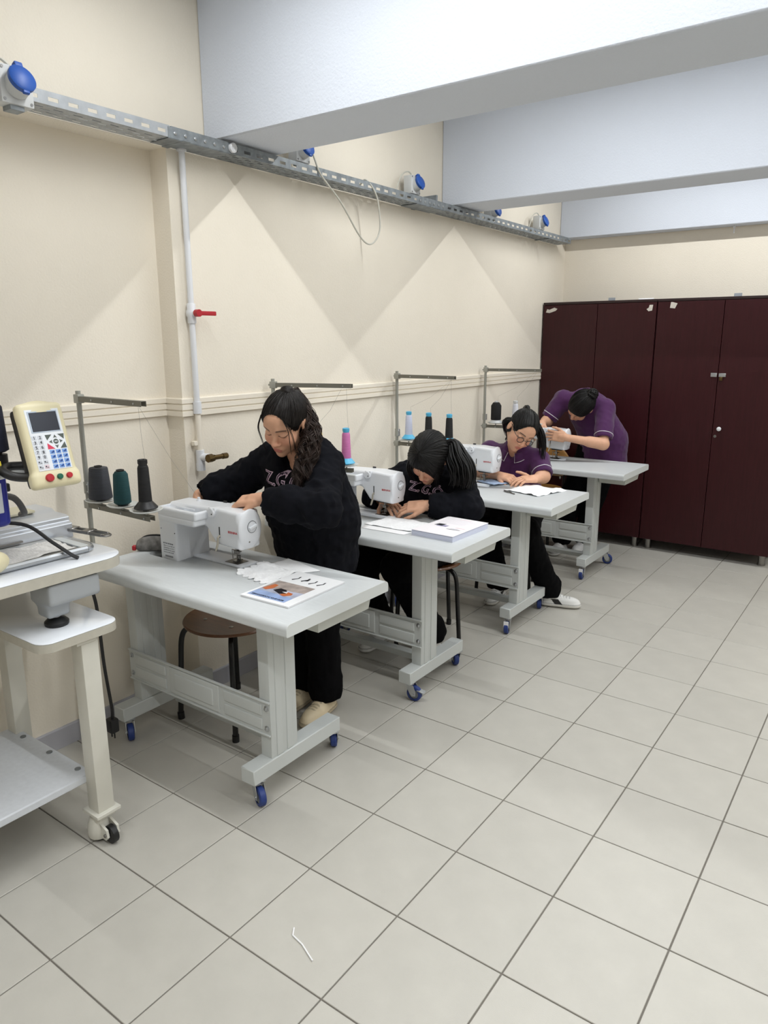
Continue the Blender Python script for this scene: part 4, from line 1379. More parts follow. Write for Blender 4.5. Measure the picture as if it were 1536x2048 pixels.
# bracket and knob carrying the panel
bm = B()
tube(bm, [PT @ Vector(p) for p in spline([(-0.02, 0.03, -0.05), (-0.05, 0.06, -0.05), (-0.10, 0.07, -0.045), (-0.135, 0.045, -0.06), (-0.12, 0.02, -0.085), (-0.07, 0.02, -0.095), (-0.02, 0.03, -0.085)], 36)], 0.013, 10)
fin('panel_bracket', bm, M_black, em)
bm = B(); tube(bm, [PT @ Vector((0.0, 0.07, -0.055)), PT @ Vector((-0.40, 0.12, -0.09))], 0.014, 10)
fin('panel_arm', bm, M_greyp, em)
bm = B(); box(bm, (-0.19, 0.05, -0.055), (-0.13, 0.075, -0.025), 0.002, 1, PT)
fin('arm_clamp', bm, mat('clamp_yellow', (206, 186, 40), 0.5), em)
bm = B(); cyl(bm, PT @ Vector((-0.25, 0.06, -0.075)), PT @ Vector((-0.165, 0.06, -0.065)), 0.028, seg=20)
fin('knob', bm, M_black, em)
# blue sewing head and cable
bm = B(); box(bm, L((-1.41, -0.345, 1.055)), L((-1.145, -0.045, 1.248)), 0.022, 3)
hd = fin('sewing_head', bm, mat('head_blue', (24, 34, 140), 0.35), em)
bm = B(); box(bm, L((-1.146, -0.25, 1.10)), L((-1.1435, -0.068, 1.19)), 0.002, 1)
fin('head_label', bm, mat('head_label', (214, 220, 230), 0.5), hd)
bm = B(); box(bm, L((-1.20, -0.047, 1.155)), L((-1.17, -0.028, 1.18)), 0.003, 1)
fin('latch', bm, M_black, hd)
bm = B(); tube(bm, spline([L((-1.23, -0.07, 1.14)), L((-1.22, 0.0, 1.125)), L((-1.28, 0.06, 1.06)), L((-1.36, 0.09, 1.035))], 20), 0.010, 10)
fin('hose', bm, mat('hose_grey', (70, 68, 66), 0.5), em)
bm = B(); tube(bm, spline([L((-1.22, -0.30, 1.03)), L((-1.24, -0.16, 1.040)), L((-1.25, -0.06, 1.048)), L((-1.20, 0.02, 1.035)), L((-1.12, 0.055, 0.985)), L((-1.065, 0.085, 0.945)), L((-1.05, 0.095, 0.937))], 40), 0.006, 8)
fin('cable', bm, M_black, em)
V = Vol((-0.10, -0.10, -0.10), (0.10, 0.12, 0.10), 0.006)
V.ell((0, 0, 0), (0.03, 0.075, 0.040), k=0)
pv, pf = V.mesh()
ft = np_obj('head_cover', pv + np.array(L((-1.085, -0.175, 0.975))), pf, M_cream, em)
# thread cone of the embroidery machine
tc_ = thing('thread_cone', 'navy blue thread cone at the left edge, on the embroidery machine', 'thread spool', (-1.145, -0.075, 1.282), group=None)
bm = B(); lathe(bm, [(0.030, 0.0), (0.040, 0.006), (0.034, 0.13), (0.010, 0.165)], 28)
fin('thread_winding', bm, thread_mat('thread_navy', (18, 22, 44)), tc_)
bm = B(); lathe(bm, [(0.020, -0.008), (0.022, 0.002), (0.009, 0.166), (0.008, 0.176), (0, 0.176)], 20)
fin('core', bm, M_black, tc_)
bm = B(); cyl(bm, L((-1.145, -0.075, 1.235)), L((-1.145, -0.075, 1.275)), 0.034, seg=18)
fin('spool_rest', bm, M_black, hd)

# hoop frame with a clamped sheet
hp = thing('hoop_frame', 'chrome embroidery frame lying on the embroidery machine table', 'frame', (-1.16, -0.12, 0.932))
bm = B()
def rrect(x0, x1, y0, y1, r, z, n=6):
    pts = []
    for cx_, cy_, a0 in ((x1 - r, y1 - r, 0), (x0 + r, y1 - r, 90), (x0 + r, y0 + r, 180), (x1 - r, y0 + r, 270)):
        for k in range(n + 1):
            t = math.radians(a0 + k * 90 / n)
            pts.append((cx_ + r * math.cos(t), cy_ + r * math.sin(t), z))
    return pts + pts[:1]
tube(bm, rrect(-0.12, 0.062, -0.60, 0.300, 0.025, 0.012), 0.0105, 8)
fin('rim', bm, M_zinc, hp)
bm = B(); box(bm, (-0.118, 0.262, 0.012), (0.05, 0.292, 0.020), 0.002, 1)
fin('clamp_bar', bm, M_frame, hp)
def sheet(name, quad, z, amp, n, m, parent=None, seed=0, edge=None, thick=0.0006):
    """cloth or paper: bilinear quad with gentle relief"""
    q = [np.array(p) for p in quad]
    Vv, nn = [], n
    P2 = []
    for i in range(nn + 1):
        for j in range(nn + 1):
            u, v = i / nn, j / nn
            p = q[0] * (1 - u) * (1 - v) + q[1] * u * (1 - v) + q[2] * u * v + q[3] * (1 - u) * v
            if edge: p = p + edge(u, v)
            P2.append((p[0], p[1], 0))
    P2 = np.array(P2)
    N_ = vnoise(P2 * 22 + seed * 7.1, seed) * 0.6 + vnoise(P2 * 55 + 3.3, seed + 1) * 0.4
    Z_ = z + amp * np.clip(N_ + 0.35, 0, 2)
    Vv = P2.copy(); Vv[:, 2] = Z_
    idx = np.arange((nn + 1) ** 2).reshape(nn + 1, nn + 1)
    F = np.stack([idx[:-1, :-1], idx[1:, :-1], idx[1:, 1:], idx[:-1, 1:]], -1).reshape(-1, 4)
    c = Vv.mean(0); c[2] = z
    o = np_obj(name, Vv - (c if parent is None else 0), F, m, parent)
    if parent is None: o.location = c
    md = o.modifiers.new('s', 'SOLIDIFY'); md.thickness = thick; md.offset = 1
    return o
M_pap2 = mat('interfacing', (214, 212, 208), 0.85, var=0.22, vscale=60, stretch=(1, 9, 1))
o = sheet('pattern_sheet', [(-1.275, -0.60), (-1.105, -0.60), (-1.115, 0.13), (-1.275, 0.14)], 0.9475, 0.012, 40, M_pap2, None, 3)
tag(o, 'grey crumpled pattern sheet lying in the embroidery frame', 'paper')

# black power cord hanging behind the embroidery machine
bm = B(); tube(bm, spline([(-1.235, 0.225, 0.890), (-1.245, 0.240, 0.80), (-1.245, 0.25, 0.735), (-1.25, 0.262, 0.66), (-1.262, 0.275, 0.45), (-1.305, 0.315, 0.25), (-1.325, 0.325, 0.19)], 40), 0.006, 8)
cd = tag(fin('power_cord', bm, M_black), 'black power cord with a plug hanging behind the embroidery machine', 'cord')
bm = B(); box(bm, (-1.347, 0.308, 0.135), (-1.308, 0.342, 0.190), 0.006, 2); cyl(bm, (-1.337, 0.325, 0.11), (-1.337, 0.325, 0.14), 0.003, seg=8); cyl(bm, (-1.319, 0.325, 0.11), (-1.319, 0.325, 0.14), 0.003, seg=8)
fin('plug', bm, M_black, cd)

# ------------------------------------------------------------------ things on the tables
# magazine: reads from the far side of the table
mg = thing('magazine', 'sewing magazine with a photo cover on the nearest table', 'magazine', (-0.645, 0.632, ZT), rz=0.03)
bm = B(); box(bm, (-0.106, -0.148, 0.0002), (0.106, 0.148, 0.0065), 0.001, 1)
fin('pages', bm, M_paper, mg, smooth=False)
bm = B(); box(bm, (-0.1075, -0.1495, 0.0065), (0.1075, 0.1495, 0.0075), 0.0004, 1)
cvr = fin('cover', bm, mat('cover_white', (242, 243, 245), 0.3), mg, smooth=False)
def patch(name, pts, m, z=0.0079):
    bm = B(); prism(bm, pts, 'z', 0.0074, z)
    return fin(name, bm, m, cvr, smooth=False)
patch('cover_photo', [(-0.095, -0.130), (0.070, -0.130), (0.070, 0.030), (-0.095, 0.030)], mat('cover_photo', (176, 180, 198), 0.3, var=0.35, vscale=14), 0.0079)
patch('cover_lace', [(-0.095, -0.050), (0.070, -0.030), (0.070, 0.030), (-0.095, 0.030)], mat('cover_lace', (168, 156, 150), 0.35, var=0.3, vscale=40), 0.0081)
patch('cover_sky', [(-0.094, -0.129), (0.069, -0.129), (0.069, -0.085), (-0.094, -0.075)], mat('cover_sky', (150, 172, 214), 0.3, var=0.2, vscale=20), 0.0080)
for a, b, c, d in ((-0.090, -0.060, -0.055, -0.010), (0.005, -0.080, 0.045, -0.050)):
    patch('cover_hand', [(a, b), (a + (c - a) * 0.6, b - 0.006), (c, b + 0.015), (c - 0.005, d), (a + 0.01, d + 0.004)], mat('cover_hand', (196, 110, 66), 0.35), 0.0083)
patch('cover_shape', [(-0.045, -0.055), (0.0, -0.075), (0.02, -0.06), (0.0, -0.035), (-0.03, -0.03)], mat('cover_dark', (34, 30, 36), 0.35), 0.0084)
patch('cover_shape', [(-0.005, -0.055), (0.02, -0.06), (0.015, -0.045)], mat('cover_pale', (226, 226, 230), 0.35), 0.0085)
for k_, (sx, sy) in enumerate(((-0.055, 0.085), (-0.015, 0.088), (0.025, 0.080), (0.060, 0.082))):
    patch('cover_mark', [(sx - 0.010, sy - 0.022), (sx - 0.006, sy - 0.024), (sx + 0.006, sy), (sx + 0.003, sy + 0.018), (sx - 0.002, sy + 0.016), (sx + 0.001, sy), (sx - 0.012, sy - 0.018)], ink, 0.0080)
patch('cover_mark', [(-0.028, 0.070), (-0.004, 0.078), (-0.006, 0.100), (-0.016, 0.088)], ink, 0.0080)
text_on('cover_title', 'BERNINA ACCESSORIES', 0.0135, (-0.012, -0.118, 0.0080), (-1, 0, 0), (0, -1, 0), mat('cover_ink', (30, 34, 54), 0.5), cvr)

M_lace = mat('white_lace', (246, 247, 249), 0.85, bump=0.6, bscale=220, var=0.05, vscale=110)
def scallop(u, v):
    return np.array([-0.020 * abs(math.sin(v * 13)) * max(0, 1 - u / 0.12), -0.020 * abs(math.sin(u * 16)) * max(0, 1 - v / 0.15)])
tag(sheet('lace_cloth', [(-0.945, 0.655), (-0.765, 0.625), (-0.760, 0.78), (-0.955, 0.80)], ZT + 0.0007, 0.009, 44, M_lace, None, 1, scallop), 'white scalloped lace cloth on the nearest table beside the magazine', 'cloth')
M_cloth = mat('white_cloth', (246, 247, 249), 0.9, bump=0.3, bscale=260)
tag(sheet('folded_cloth', [(-0.92, 0.79), (-0.755, 0.765), (-0.705, 0.838), (-0.905, 0.880)], ZT + 0.0007, 0.0025, 14, M_cloth, None, 2, thick=0.004), 'folded plain white cloth on the nearest table, behind the lace', 'cloth')
tag(sheet('lace_cloth', [(-1.005, 1.500), (-0.755, 1.505), (-0.735, 1.675), (-0.985, 1.690)], ZT + 0.0007, 0.007, 30, M_lace, None, 5), 'crumpled white lace cloth in the middle of the second table', 'cloth')
tag(sheet('paper_sheet', [(-0.975, 1.437), (-0.745, 1.445), (-0.735, 1.497), (-0.99, 1.492)], ZT + 0.0007, 0.0012, 8, M_paper, None, 6), 'white strip of paper along the front of the second table', 'paper')
bk = thing('sheet_stack', 'thick bound stack of printed sheets on the second table', 'booklet', (-0.607, 1.615, ZT), rz=-0.03)
bm = B()
for q in range(6):
    o_ = random.uniform(-0.002, 0.002)
    box(bm, (-0.106 + o_, -0.150 - o_, 0.0002 + q * 0.0042), (0.106 + o_, 0.150 + o_, 0.0041 + q * 0.0042))
fin('pages', bm, mat('page_edges', (218, 222, 240), 0.8), bk, smooth=False)
bm = B(); box(bm, (-0.107, -0.151, 0.0253), (0.107, 0.151, 0.0262))
tp_ = fin('top_page', bm, mat('top_page', (240, 236, 240), 0.6), bk, smooth=False)
for a, b, c, d, m_ in ((-0.075, -0.020, -0.035, 0.018, M_print), (-0.06, -0.03, -0.01, 0.0, mat('fig_lilac', (150, 146, 176), 0.6)), (0.01, -0.055, 0.075, -0.045, M_print), (0.02, -0.045, 0.06, -0.03, mat('fig_grey', (206, 204, 212), 0.6)), (0.035, -0.02, 0.08, -0.012, mat('fig_pink', (214, 166, 172), 0.6)), (-0.03, 0.125, 0.03, 0.131, mat('fig_pink', (214, 166, 172), 0.6))):
    bm = B(); prism(bm, [(a, b), (c, b + 0.004), (c + 0.004, d), (a + 0.006, d - 0.003)], 'z', 0.0260, 0.0264)
    fin('printed_figure', bm, m_, tp_, smooth=False)
bm = B()
for q in range(8):
    box(bm, (-0.085, 0.035 + q * 0.011, 0.0260), (random.uniform(0.04, 0.085), 0.037 + q * 0.011, 0.0263))
fin('printed_lines', bm, mat('print_pale', (212, 208, 216), 0.7), tp_, smooth=False)
bm = B(); d_ = Vector((0.055, -0.085, 0)).normalized()
c_ = Vector((-0.80, 1.785, ZT + 0.0058))
cyl(bm, c_ - d_ * 0.030, c_ + d_ * 0.032, 0.0055, seg=12); cyl(bm, c_ + d_ * 0.032, c_ + d_ * 0.040, 0.0045, 0.002, seg=12)
tag(fin('pen_cap', bm, M_black), 'short black pen on the second table', 'pen')
tag(sheet('white_cloth', [(-0.830, 2.585), (-0.600, 2.520), (-0.530, 2.770), (-0.775, 2.800)], ZT + 0.0007, 0.012, 30, M_cloth, None, 9), 'crumpled white cloth on the third table', 'cloth')
tag(sheet('blue_cloth', [(-1.07, 2.70), (-0.935, 2.655), (-0.885, 2.765), (-1.02, 2.79)], ZT + 0.0045, 0.004, 16, mat('blue_cloth', (172, 192, 222), 0.85, var=0.12, vscale=60), None, 11, thick=0.006), 'folded pale blue cloth under the needle of the third machine', 'cloth')
sn = thing('thread_snips', 'small metal thread snips on the third table', 'scissors', (-0.775, 2.535, ZT), rz=-0.55)
for s in (-1, 1):
    bm = B(); tube(bm, spline([(-0.055, 0, 0.004), (-0.03, s * 0.010, 0.004), (0.005, s * 0.008, 0.004), (0.02, s * 0.002, 0.004), (0.052, -s * 0.002, 0.004)], 20), [0.003] * 15 + [0.0025] * 3 + [0.0015] * 3 if False else 0.0028, 6)
    fin('blade', bm, mat('snips_metal', (96, 92, 88), 0.4, metal=0.7), sn)
# pouch behind the first machine
V = Vol((-0.10, -0.06, -0.01), (0.10, 0.06, 0.08), 0.005)
V.ell((0, 0, 0.028), (0.075, 0.036, 0.030), k=0)
V.rbox((0, 0, 0.014), (0.07, 0.033, 0.013), 0.010, k=0.02)
V.half((0, 0, 0.0015), (0, 0, -1))
pv, pf = V.mesh()
pv = pv + normals(pv, pf) * (vnoise(pv * 45, 4) * 0.003)[:, None] * (pv[:, 2:3] > 0.01)
po = thing('pouch', 'small grey zip pouch with a red tag behind the nearest sewing machine', 'pouch', (-1.452, 0.672, ZT), rz=0.7)
np_obj('bag', pv, pf, mat('pouch_grey', (120, 118, 116), 0.8, var=0.4, vscale=50), po)
bm = B(); tube(bm, spline([(-0.07, 0.0, 0.035), (-0.03, 0.0, 0.058), (0.03, 0.0, 0.058), (0.07, 0.0, 0.035)], 16), 0.004, 8)
fin('zip', bm, M_black, po)
bm = B(); box(bm, (-0.088, -0.03, 0.004), (-0.072, -0.010, 0.024), 0.003, 1)
fin('tag', bm, M_red, po)
# snippet of white string on the floor
bm = B(); tube(bm, [(-0.207, 0.125, 0.0022), (-0.192, 0.104, 0.0022), (-0.150, 0.096, 0.0022), (-0.092, 0.072, 0.0022)], 0.0022, 6)
tag(fin('string', bm, M_paper), 'snippet of white string lying on the floor tiles', 'string')

# small hook left under the end beam
bm = B(); cyl(bm, (0, 0, -0.05), (0, 0, 0), 0.004, seg=10); cyl(bm, (0, 0, -0.012), (0, 0, 0), 0.009, seg=10)
o = fin('ceiling_hook', bm, M_whitep); o.location = (-0.215, 4.85, ZBEAM)
tag(o, 'small white hook under the beam above the right cabinet', 'hook')

# ------------------------------------------------------------------ people
def A(*v): return np.array(v, float)
def unit(v): v = np.array(v, float); return v / np.linalg.norm(v)
def frame_from(F, Uh):
    """columns: side (person's right), forward, up"""
    F = unit(F); U = np.array(Uh, float); U = unit(U - F * (U @ F)); S = np.cross(F, U)
    return np.stack([S, F, U], 1)

SKIN = lin((222, 172, 142)); LIP = lin((186, 106, 98)); BROW = lin((44, 30, 26)); BLUSH = lin((214, 142, 118))
M_skin = mat('skin', (222, 172, 142), 0.5, attr='Col', var=0.04, vscale=60, spec=0.35)
M_skin.node_tree.nodes['Principled BSDF'].inputs['Subsurface Weight'].default_value = 0.0
M_hair = mat('dark_hair', (22, 17, 15), 0.5, var=0.25, vscale=40, stretch=(4, 4, 0.6), spec=0.3)
M_hairb = mat('brown_hair', (46, 31, 24), 0.55, var=0.35, vscale=30, spec=0.5)
M_hairk = mat('black_hair', (12, 10, 10), 0.5, var=0.2, vscale=40, spec=0.3)
M_hood = mat('black_hoodie', (15, 16, 22), 0.95, bump=0.2, bscale=400, spec=0.15)
M_trou = mat('black_trousers', (9, 9, 11), 0.95, bump=0.15, bscale=300, spec=0.1)
M_polo = mat('purple_polo', (72, 24, 80), 0.85, bump=0.25, bscale=420, sheen=0.2)
M_shoe_w = mat('white_shoe', (226, 226, 224), 0.55, attr='Col')
M_pipe = mat('white_piping', (222, 218, 228), 0.7)

def head_prims(V, C, R, k=1.0):
    P = lambda s, f, u: C + R @ (np.array([s, f, u]) * k)
    E = lambda c, r, **kw: V.ell(P(*c), np.array(r) * k, R, **kw)
    def Cp(a, b, ra, rb=None, **kw): V.caps(P(*a), P(*b), ra * k, (ra if rb is None else rb) * k, **kw)
    E((0, -0.012, 0.030), (0.074, 0.092, 0.085), k=0.0)
    E((0, 0.032, 0.030), (0.062, 0.058, 0.062), k=0.02)
    E((0, 0.034, -0.035), (0.060, 0.055, 0.072), k=0.02)
    E((0, 0.040, -0.076), (0.043, 0.046, 0.038), k=0.02)
    E((0, 0.074, -0.098), (0.019, 0.017, 0.017), k=0.016)
    for s in (-1, 1):
        E((s * 0.036, 0.060, -0.036), (0.028, 0.026, 0.028), k=0.018)
        Cp((s * 0.012, 0.084, 0.021), (s * 0.046, 0.066, 0.022), 0.009, 0.008, k=0.012)
        E((s * 0.0315, 0.098, 0.001), (0.018, 0.014, 0.011), k=0.008, sub=True)
        E((s * 0.0315, 0.0745, 0.000), (0.0155, 0.0150, 0.0125), k=0.003)
    Cp((0, 0.086, 0.004), (0, 0.103, -0.032), 0.0075, 0.0095, k=0.010)
    E((0, 0.104, -0.036), (0.0125, 0.0115, 0.0105), k=0.006)
    for s in (-1, 1):
        E((s * 0.0125, 0.094, -0.0395), (0.0085, 0.010, 0.0075), k=0.004)
        E((s * 0.0062, 0.103, -0.046), (0.0036, 0.004, 0.003), k=0.002, sub=True)
    E((0, 0.083, -0.065), (0.026, 0.014, 0.016), k=0.010)
    Cp((-0.014, 0.0905, -0.0640), (0.014, 0.0905, -0.0640), 0.0050, k=0.004)
    Cp((-0.011, 0.0905, -0.0745), (0.011, 0.0905, -0.0745), 0.0058, k=0.004)
    Cp((-0.021, 0.0985, -0.0690), (0.021, 0.0985, -0.0690), 0.0022, k=0.002, sub=True)
    for s in (-1, 1):
        E((s * 0.0755, -0.012, -0.010), (0.008, 0.019, 0.031), k=0.006)
        E((s * 0.0835, -0.009, -0.006), (0.004, 0.011, 0.020), k=0.003, sub=True)

def skin_colors(Vv, C, R, k=1.0, tint=(1, 1, 1)):
    Lc = ((Vv - C) @ R) / k
    s, f, u = np.abs(Lc[:, 0]), Lc[:, 1], Lc[:, 2]
    col = np.tile(np.array(SKIN) * np.array(tint), (len(Vv), 1))
    def mix(c, w): 
        nonlocal col
        col = col * (1 - w[:, None]) + np.array(c) * w[:, None]
    face = (f > 0.04)
    mix(BLUSH, np.exp(-((s - 0.040) ** 2 + (u + 0.030) ** 2) / 0.0006) * 0.55 * face)
    mix(BLUSH, np.exp(-(s ** 2 + (u + 0.036) ** 2) / 0.0002) * 0.4 * face)
    lip = (f > 0.075) * np.clip(1.2 - ((s / 0.021) ** 2 + ((u + 0.069) / 0.0105) ** 2), 0, 0.5) * 2
    mix(LIP, np.clip(lip, 0, 1) * 0.85)
    bu = 0.0235 - ((s - 0.03) / 0.03) ** 2 * 0.006
    mix(BROW, np.exp(-((u - bu) / 0.0036) ** 4) * (s > 0.012) * (s < 0.050) * face * 0.85)
    mix(BROW, np.exp(-((u + 0.0065 - ((s - 0.0315) / 0.0155) ** 2 * 0.004) / 0.0024) ** 4) * (np.abs(s - 0.0315) < 0.0165) * (f > 0.06) * 0.9)
    return col

def hand_prims(V, W, D, N, T, curl, spread=0.14, k=1.0, thumb=(0.55, 0.75, -0.35), tcurl=0.5):
    """W wrist, D towards the fingers, N back of the hand, T thumb side; curl: bend (radians) per finger"""
    D = unit(D); N = np.array(N, float); N = unit(N - D * (N @ D)); T0 = np.cross(D, N)
    T_ = T0 if (T0 @ np.array(T, float)) > 0 else -T0
    P = lambda d, t, n: W + (D * d + T_ * t + N * n) * k
    R = np.stack([T_, D, N], 1)
    V.rbox(P(0.046, 0.0, 0.0), A(0.036, 0.044, 0.0125) * k, 0.011 * k, R, k=0.010)
    V.caps(P(-0.01, 0, 0), P(0.03, 0.0, 0.0), 0.022 * k, 0.024 * k, k=0.012)
    V.ell(P(0.026, 0.022, -0.008), A(0.017, 0.026, 0.014) * k, R, k=0.010)
    for q, (t, l, r) in enumerate(((0.0265, (0.040, 0.024, 0.020), 0.0086), (0.0090, (0.044, 0.027, 0.021), 0.0088), (-0.0090, (0.040, 0.025, 0.020), 0.0084), (-0.0260, (0.031, 0.019, 0.018), 0.0074))):
        p = P(0.083 - abs(t) * 0.25, t, 0.001)
        a = spread * t / 0.0265
        base = D * math.cos(a) + T_ * math.sin(a)
        ang = 0.0
        for i, Ls in enumerate(l):
            ang += curl[q] * (0.8, 1.1, 0.8)[i]
            d = base * math.cos(ang) - N * math.sin(ang)
            e = p + d * Ls * k
            V.caps(p, e, r * k * (1 - 0.07 * i), r * k * (0.94 - 0.09 * i), k=0.003)
            p = e
    p = P(0.022, 0.030, -0.006)
    td = unit(D * thumb[0] + T_ * thumb[1] + N * thumb[2])
    for i, Ls in enumerate((0.036, 0.030, 0.024)):
        e = p + td * Ls * k
        V.caps(p, e, (0.0125, 0.0100, 0.0088)[i] * k, (0.0102, 0.0090, 0.0072)[i] * k, k=0.004)
        p = e
        td = unit(td + (D * 0.9 - T_ * 0.6 - N * 0.15) * tcurl * 0.7)

def hairbundle(bm_paths, name, m, parent, seg=5):
    """many tapering locks as one mesh; each path: (Nx3, Nradius)"""
    VV, FF = [], []
    off = 0
    for P, Rr in bm_paths:
        P = np.array(P, float); n = len(P)
        t = np.gradient(P, axis=0); t /= np.linalg.norm(t, axis=1, keepdims=True) + 1e-9
        ref = np.array([0.31, 0.52, 0.79])
        a = np.cross(t, ref); a /= np.linalg.norm(a, axis=1, keepdims=True) + 1e-9
        b = np.cross(t, a)
        th = np.arange(seg) * 2 * np.pi / seg
        ring = P[:, None, :] + (a[:, None, :] * np.cos(th)[None, :, None] + b[:, None, :] * np.sin(th)[None, :, None]) * np.array(Rr)[:, None, None]
        VV.append(ring.reshape(-1, 3))
        i = np.arange(n - 1)[:, None] * seg; k_ = np.arange(seg)[None, :]; kn = (k_ + 1) % seg
        FF.append(np.stack([i + k_, i + kn, i + seg + kn, i + seg + k_], -1).reshape(-1, 4) + off)
        off += n * seg
    return np_obj(name, np.concatenate(VV), np.concatenate(FF), m, parent)

def lock_paths(path, n, width, curl=0.0, turns=3.0, r0=0.004, taper=0.25, npt=34, seed=0, fan=1.0, lmin=0.7):
    """locks around a centre path; width(t) is the bundle radius along it"""
    g_ = np.random.default_rng(seed)
    C = np.array(spline(path, npt * 2)); 
    s = np.concatenate([[0], np.cumsum(np.linalg.norm(np.diff(C, axis=0), axis=1))]); s /= s[-1]
    out = []
    for _ in range(n):
        le = g_.uniform(lmin, 1.0)
        tt = np.linspace(0, le, npt)
        c = np.stack([np.interp(tt, s, C[:, k]) for k in range(3)], 1)
        tg = np.gradient(c, axis=0); tg /= np.linalg.norm(tg, axis=1, keepdims=True) + 1e-9
        a = np.cross(tg, [0.3, 0.4, 0.86]); a /= np.linalg.norm(a, axis=1, keepdims=True) + 1e-9
        b = np.cross(tg, a)
        ph = g_.uniform(0, 2 * np.pi); rr = math.sqrt(g_.uniform(0, 1))
        w = np.array([width(t) for t in tt]) * rr * (1 + (fan - 1) * tt)
        ph2 = g_.uniform(0, 2 * np.pi); tu = turns * g_.uniform(0.6, 1.4) * g_.choice([-1, 1])
        cw = curl * g_.uniform(0.5, 1.5) * np.clip(tt * 2.0 - 0.15, 0, 1)
        P = c + a * (w * np.cos(ph + tt * 0.8))[:, None] + b * (w * np.sin(ph + tt * 0.8))[:, None]
        P = P + a * (cw * np.cos(ph2 + tt * tu * 6.28))[:, None] + b * (cw * np.sin(ph2 + tt * tu * 6.28))[:, None]
        if g_.uniform() < 0.5: P = P * 1.0
        rad = r0 * g_.uniform(0.7, 1.3) * np.clip(1.0 - (tt / le) ** 3 * (1 - taper), 0.1, 1)
        out.append((P, rad))
    return out

def ringlets(path, n, per, width, rc, turns, r0, seed=0, npt=110):
    """curly hair: clumps of thin strands that share one corkscrew"""
    g_ = np.random.default_rng(seed)
    C = np.array(spline(path, 160))
    s = np.concatenate([[0], np.cumsum(np.linalg.norm(np.diff(C, axis=0), axis=1))]); s /= s[-1]
    out = []
    for _ in range(n):
        le = g_.uniform(0.66, 1.0); tt = np.linspace(0, le, npt)
        c = np.stack([np.interp(tt, s, C[:, k]) for k in range(3)], 1)
        tg = np.gradient(c, axis=0); tg /= np.linalg.norm(tg, axis=1, keepdims=True) + 1e-9
        a = np.cross(tg, [0.3, 0.4, 0.86]); a /= np.linalg.norm(a, axis=1, keepdims=True) + 1e-9
        b = np.cross(tg, a)
        ph, rr = g_.uniform(0, 6.28), math.sqrt(g_.uniform(0.15, 1))
        w = np.array([width(t) for t in tt]) * rr
        tw = g_.uniform(-1.2, 1.2)
        c = c + a * (w * np.cos(ph + tt * tw))[:, None] + b * (w * np.sin(ph + tt * tw))[:, None]
        p2, tu = g_.uniform(0, 6.28), turns * g_.uniform(0.7, 1.25) * g_.choice([-1, 1])
        cw = rc * g_.uniform(0.7, 1.4) * np.clip(tt * 2.4 - 0.2, 0, 1)
        warp = tt * tu * 6.28 + 0.8 * np.sin(tt * 9 + ph)
        for q in range(per):
            o_ = g_.normal(0, 0.75, 2); jit = g_.normal(0, 0.0030, 2)
            P = c + a * (cw * np.cos(p2 + warp + o_[0] * 0.5) + jit[0])[:, None] + b * (cw * np.sin(p2 + warp + o_[0] * 0.5) + jit[1])[:, None]
            out.append((P, r0 * g_.uniform(0.7, 1.3) * np.clip(1.15 - (tt / le) ** 4, 0.2, 1)))
    return out

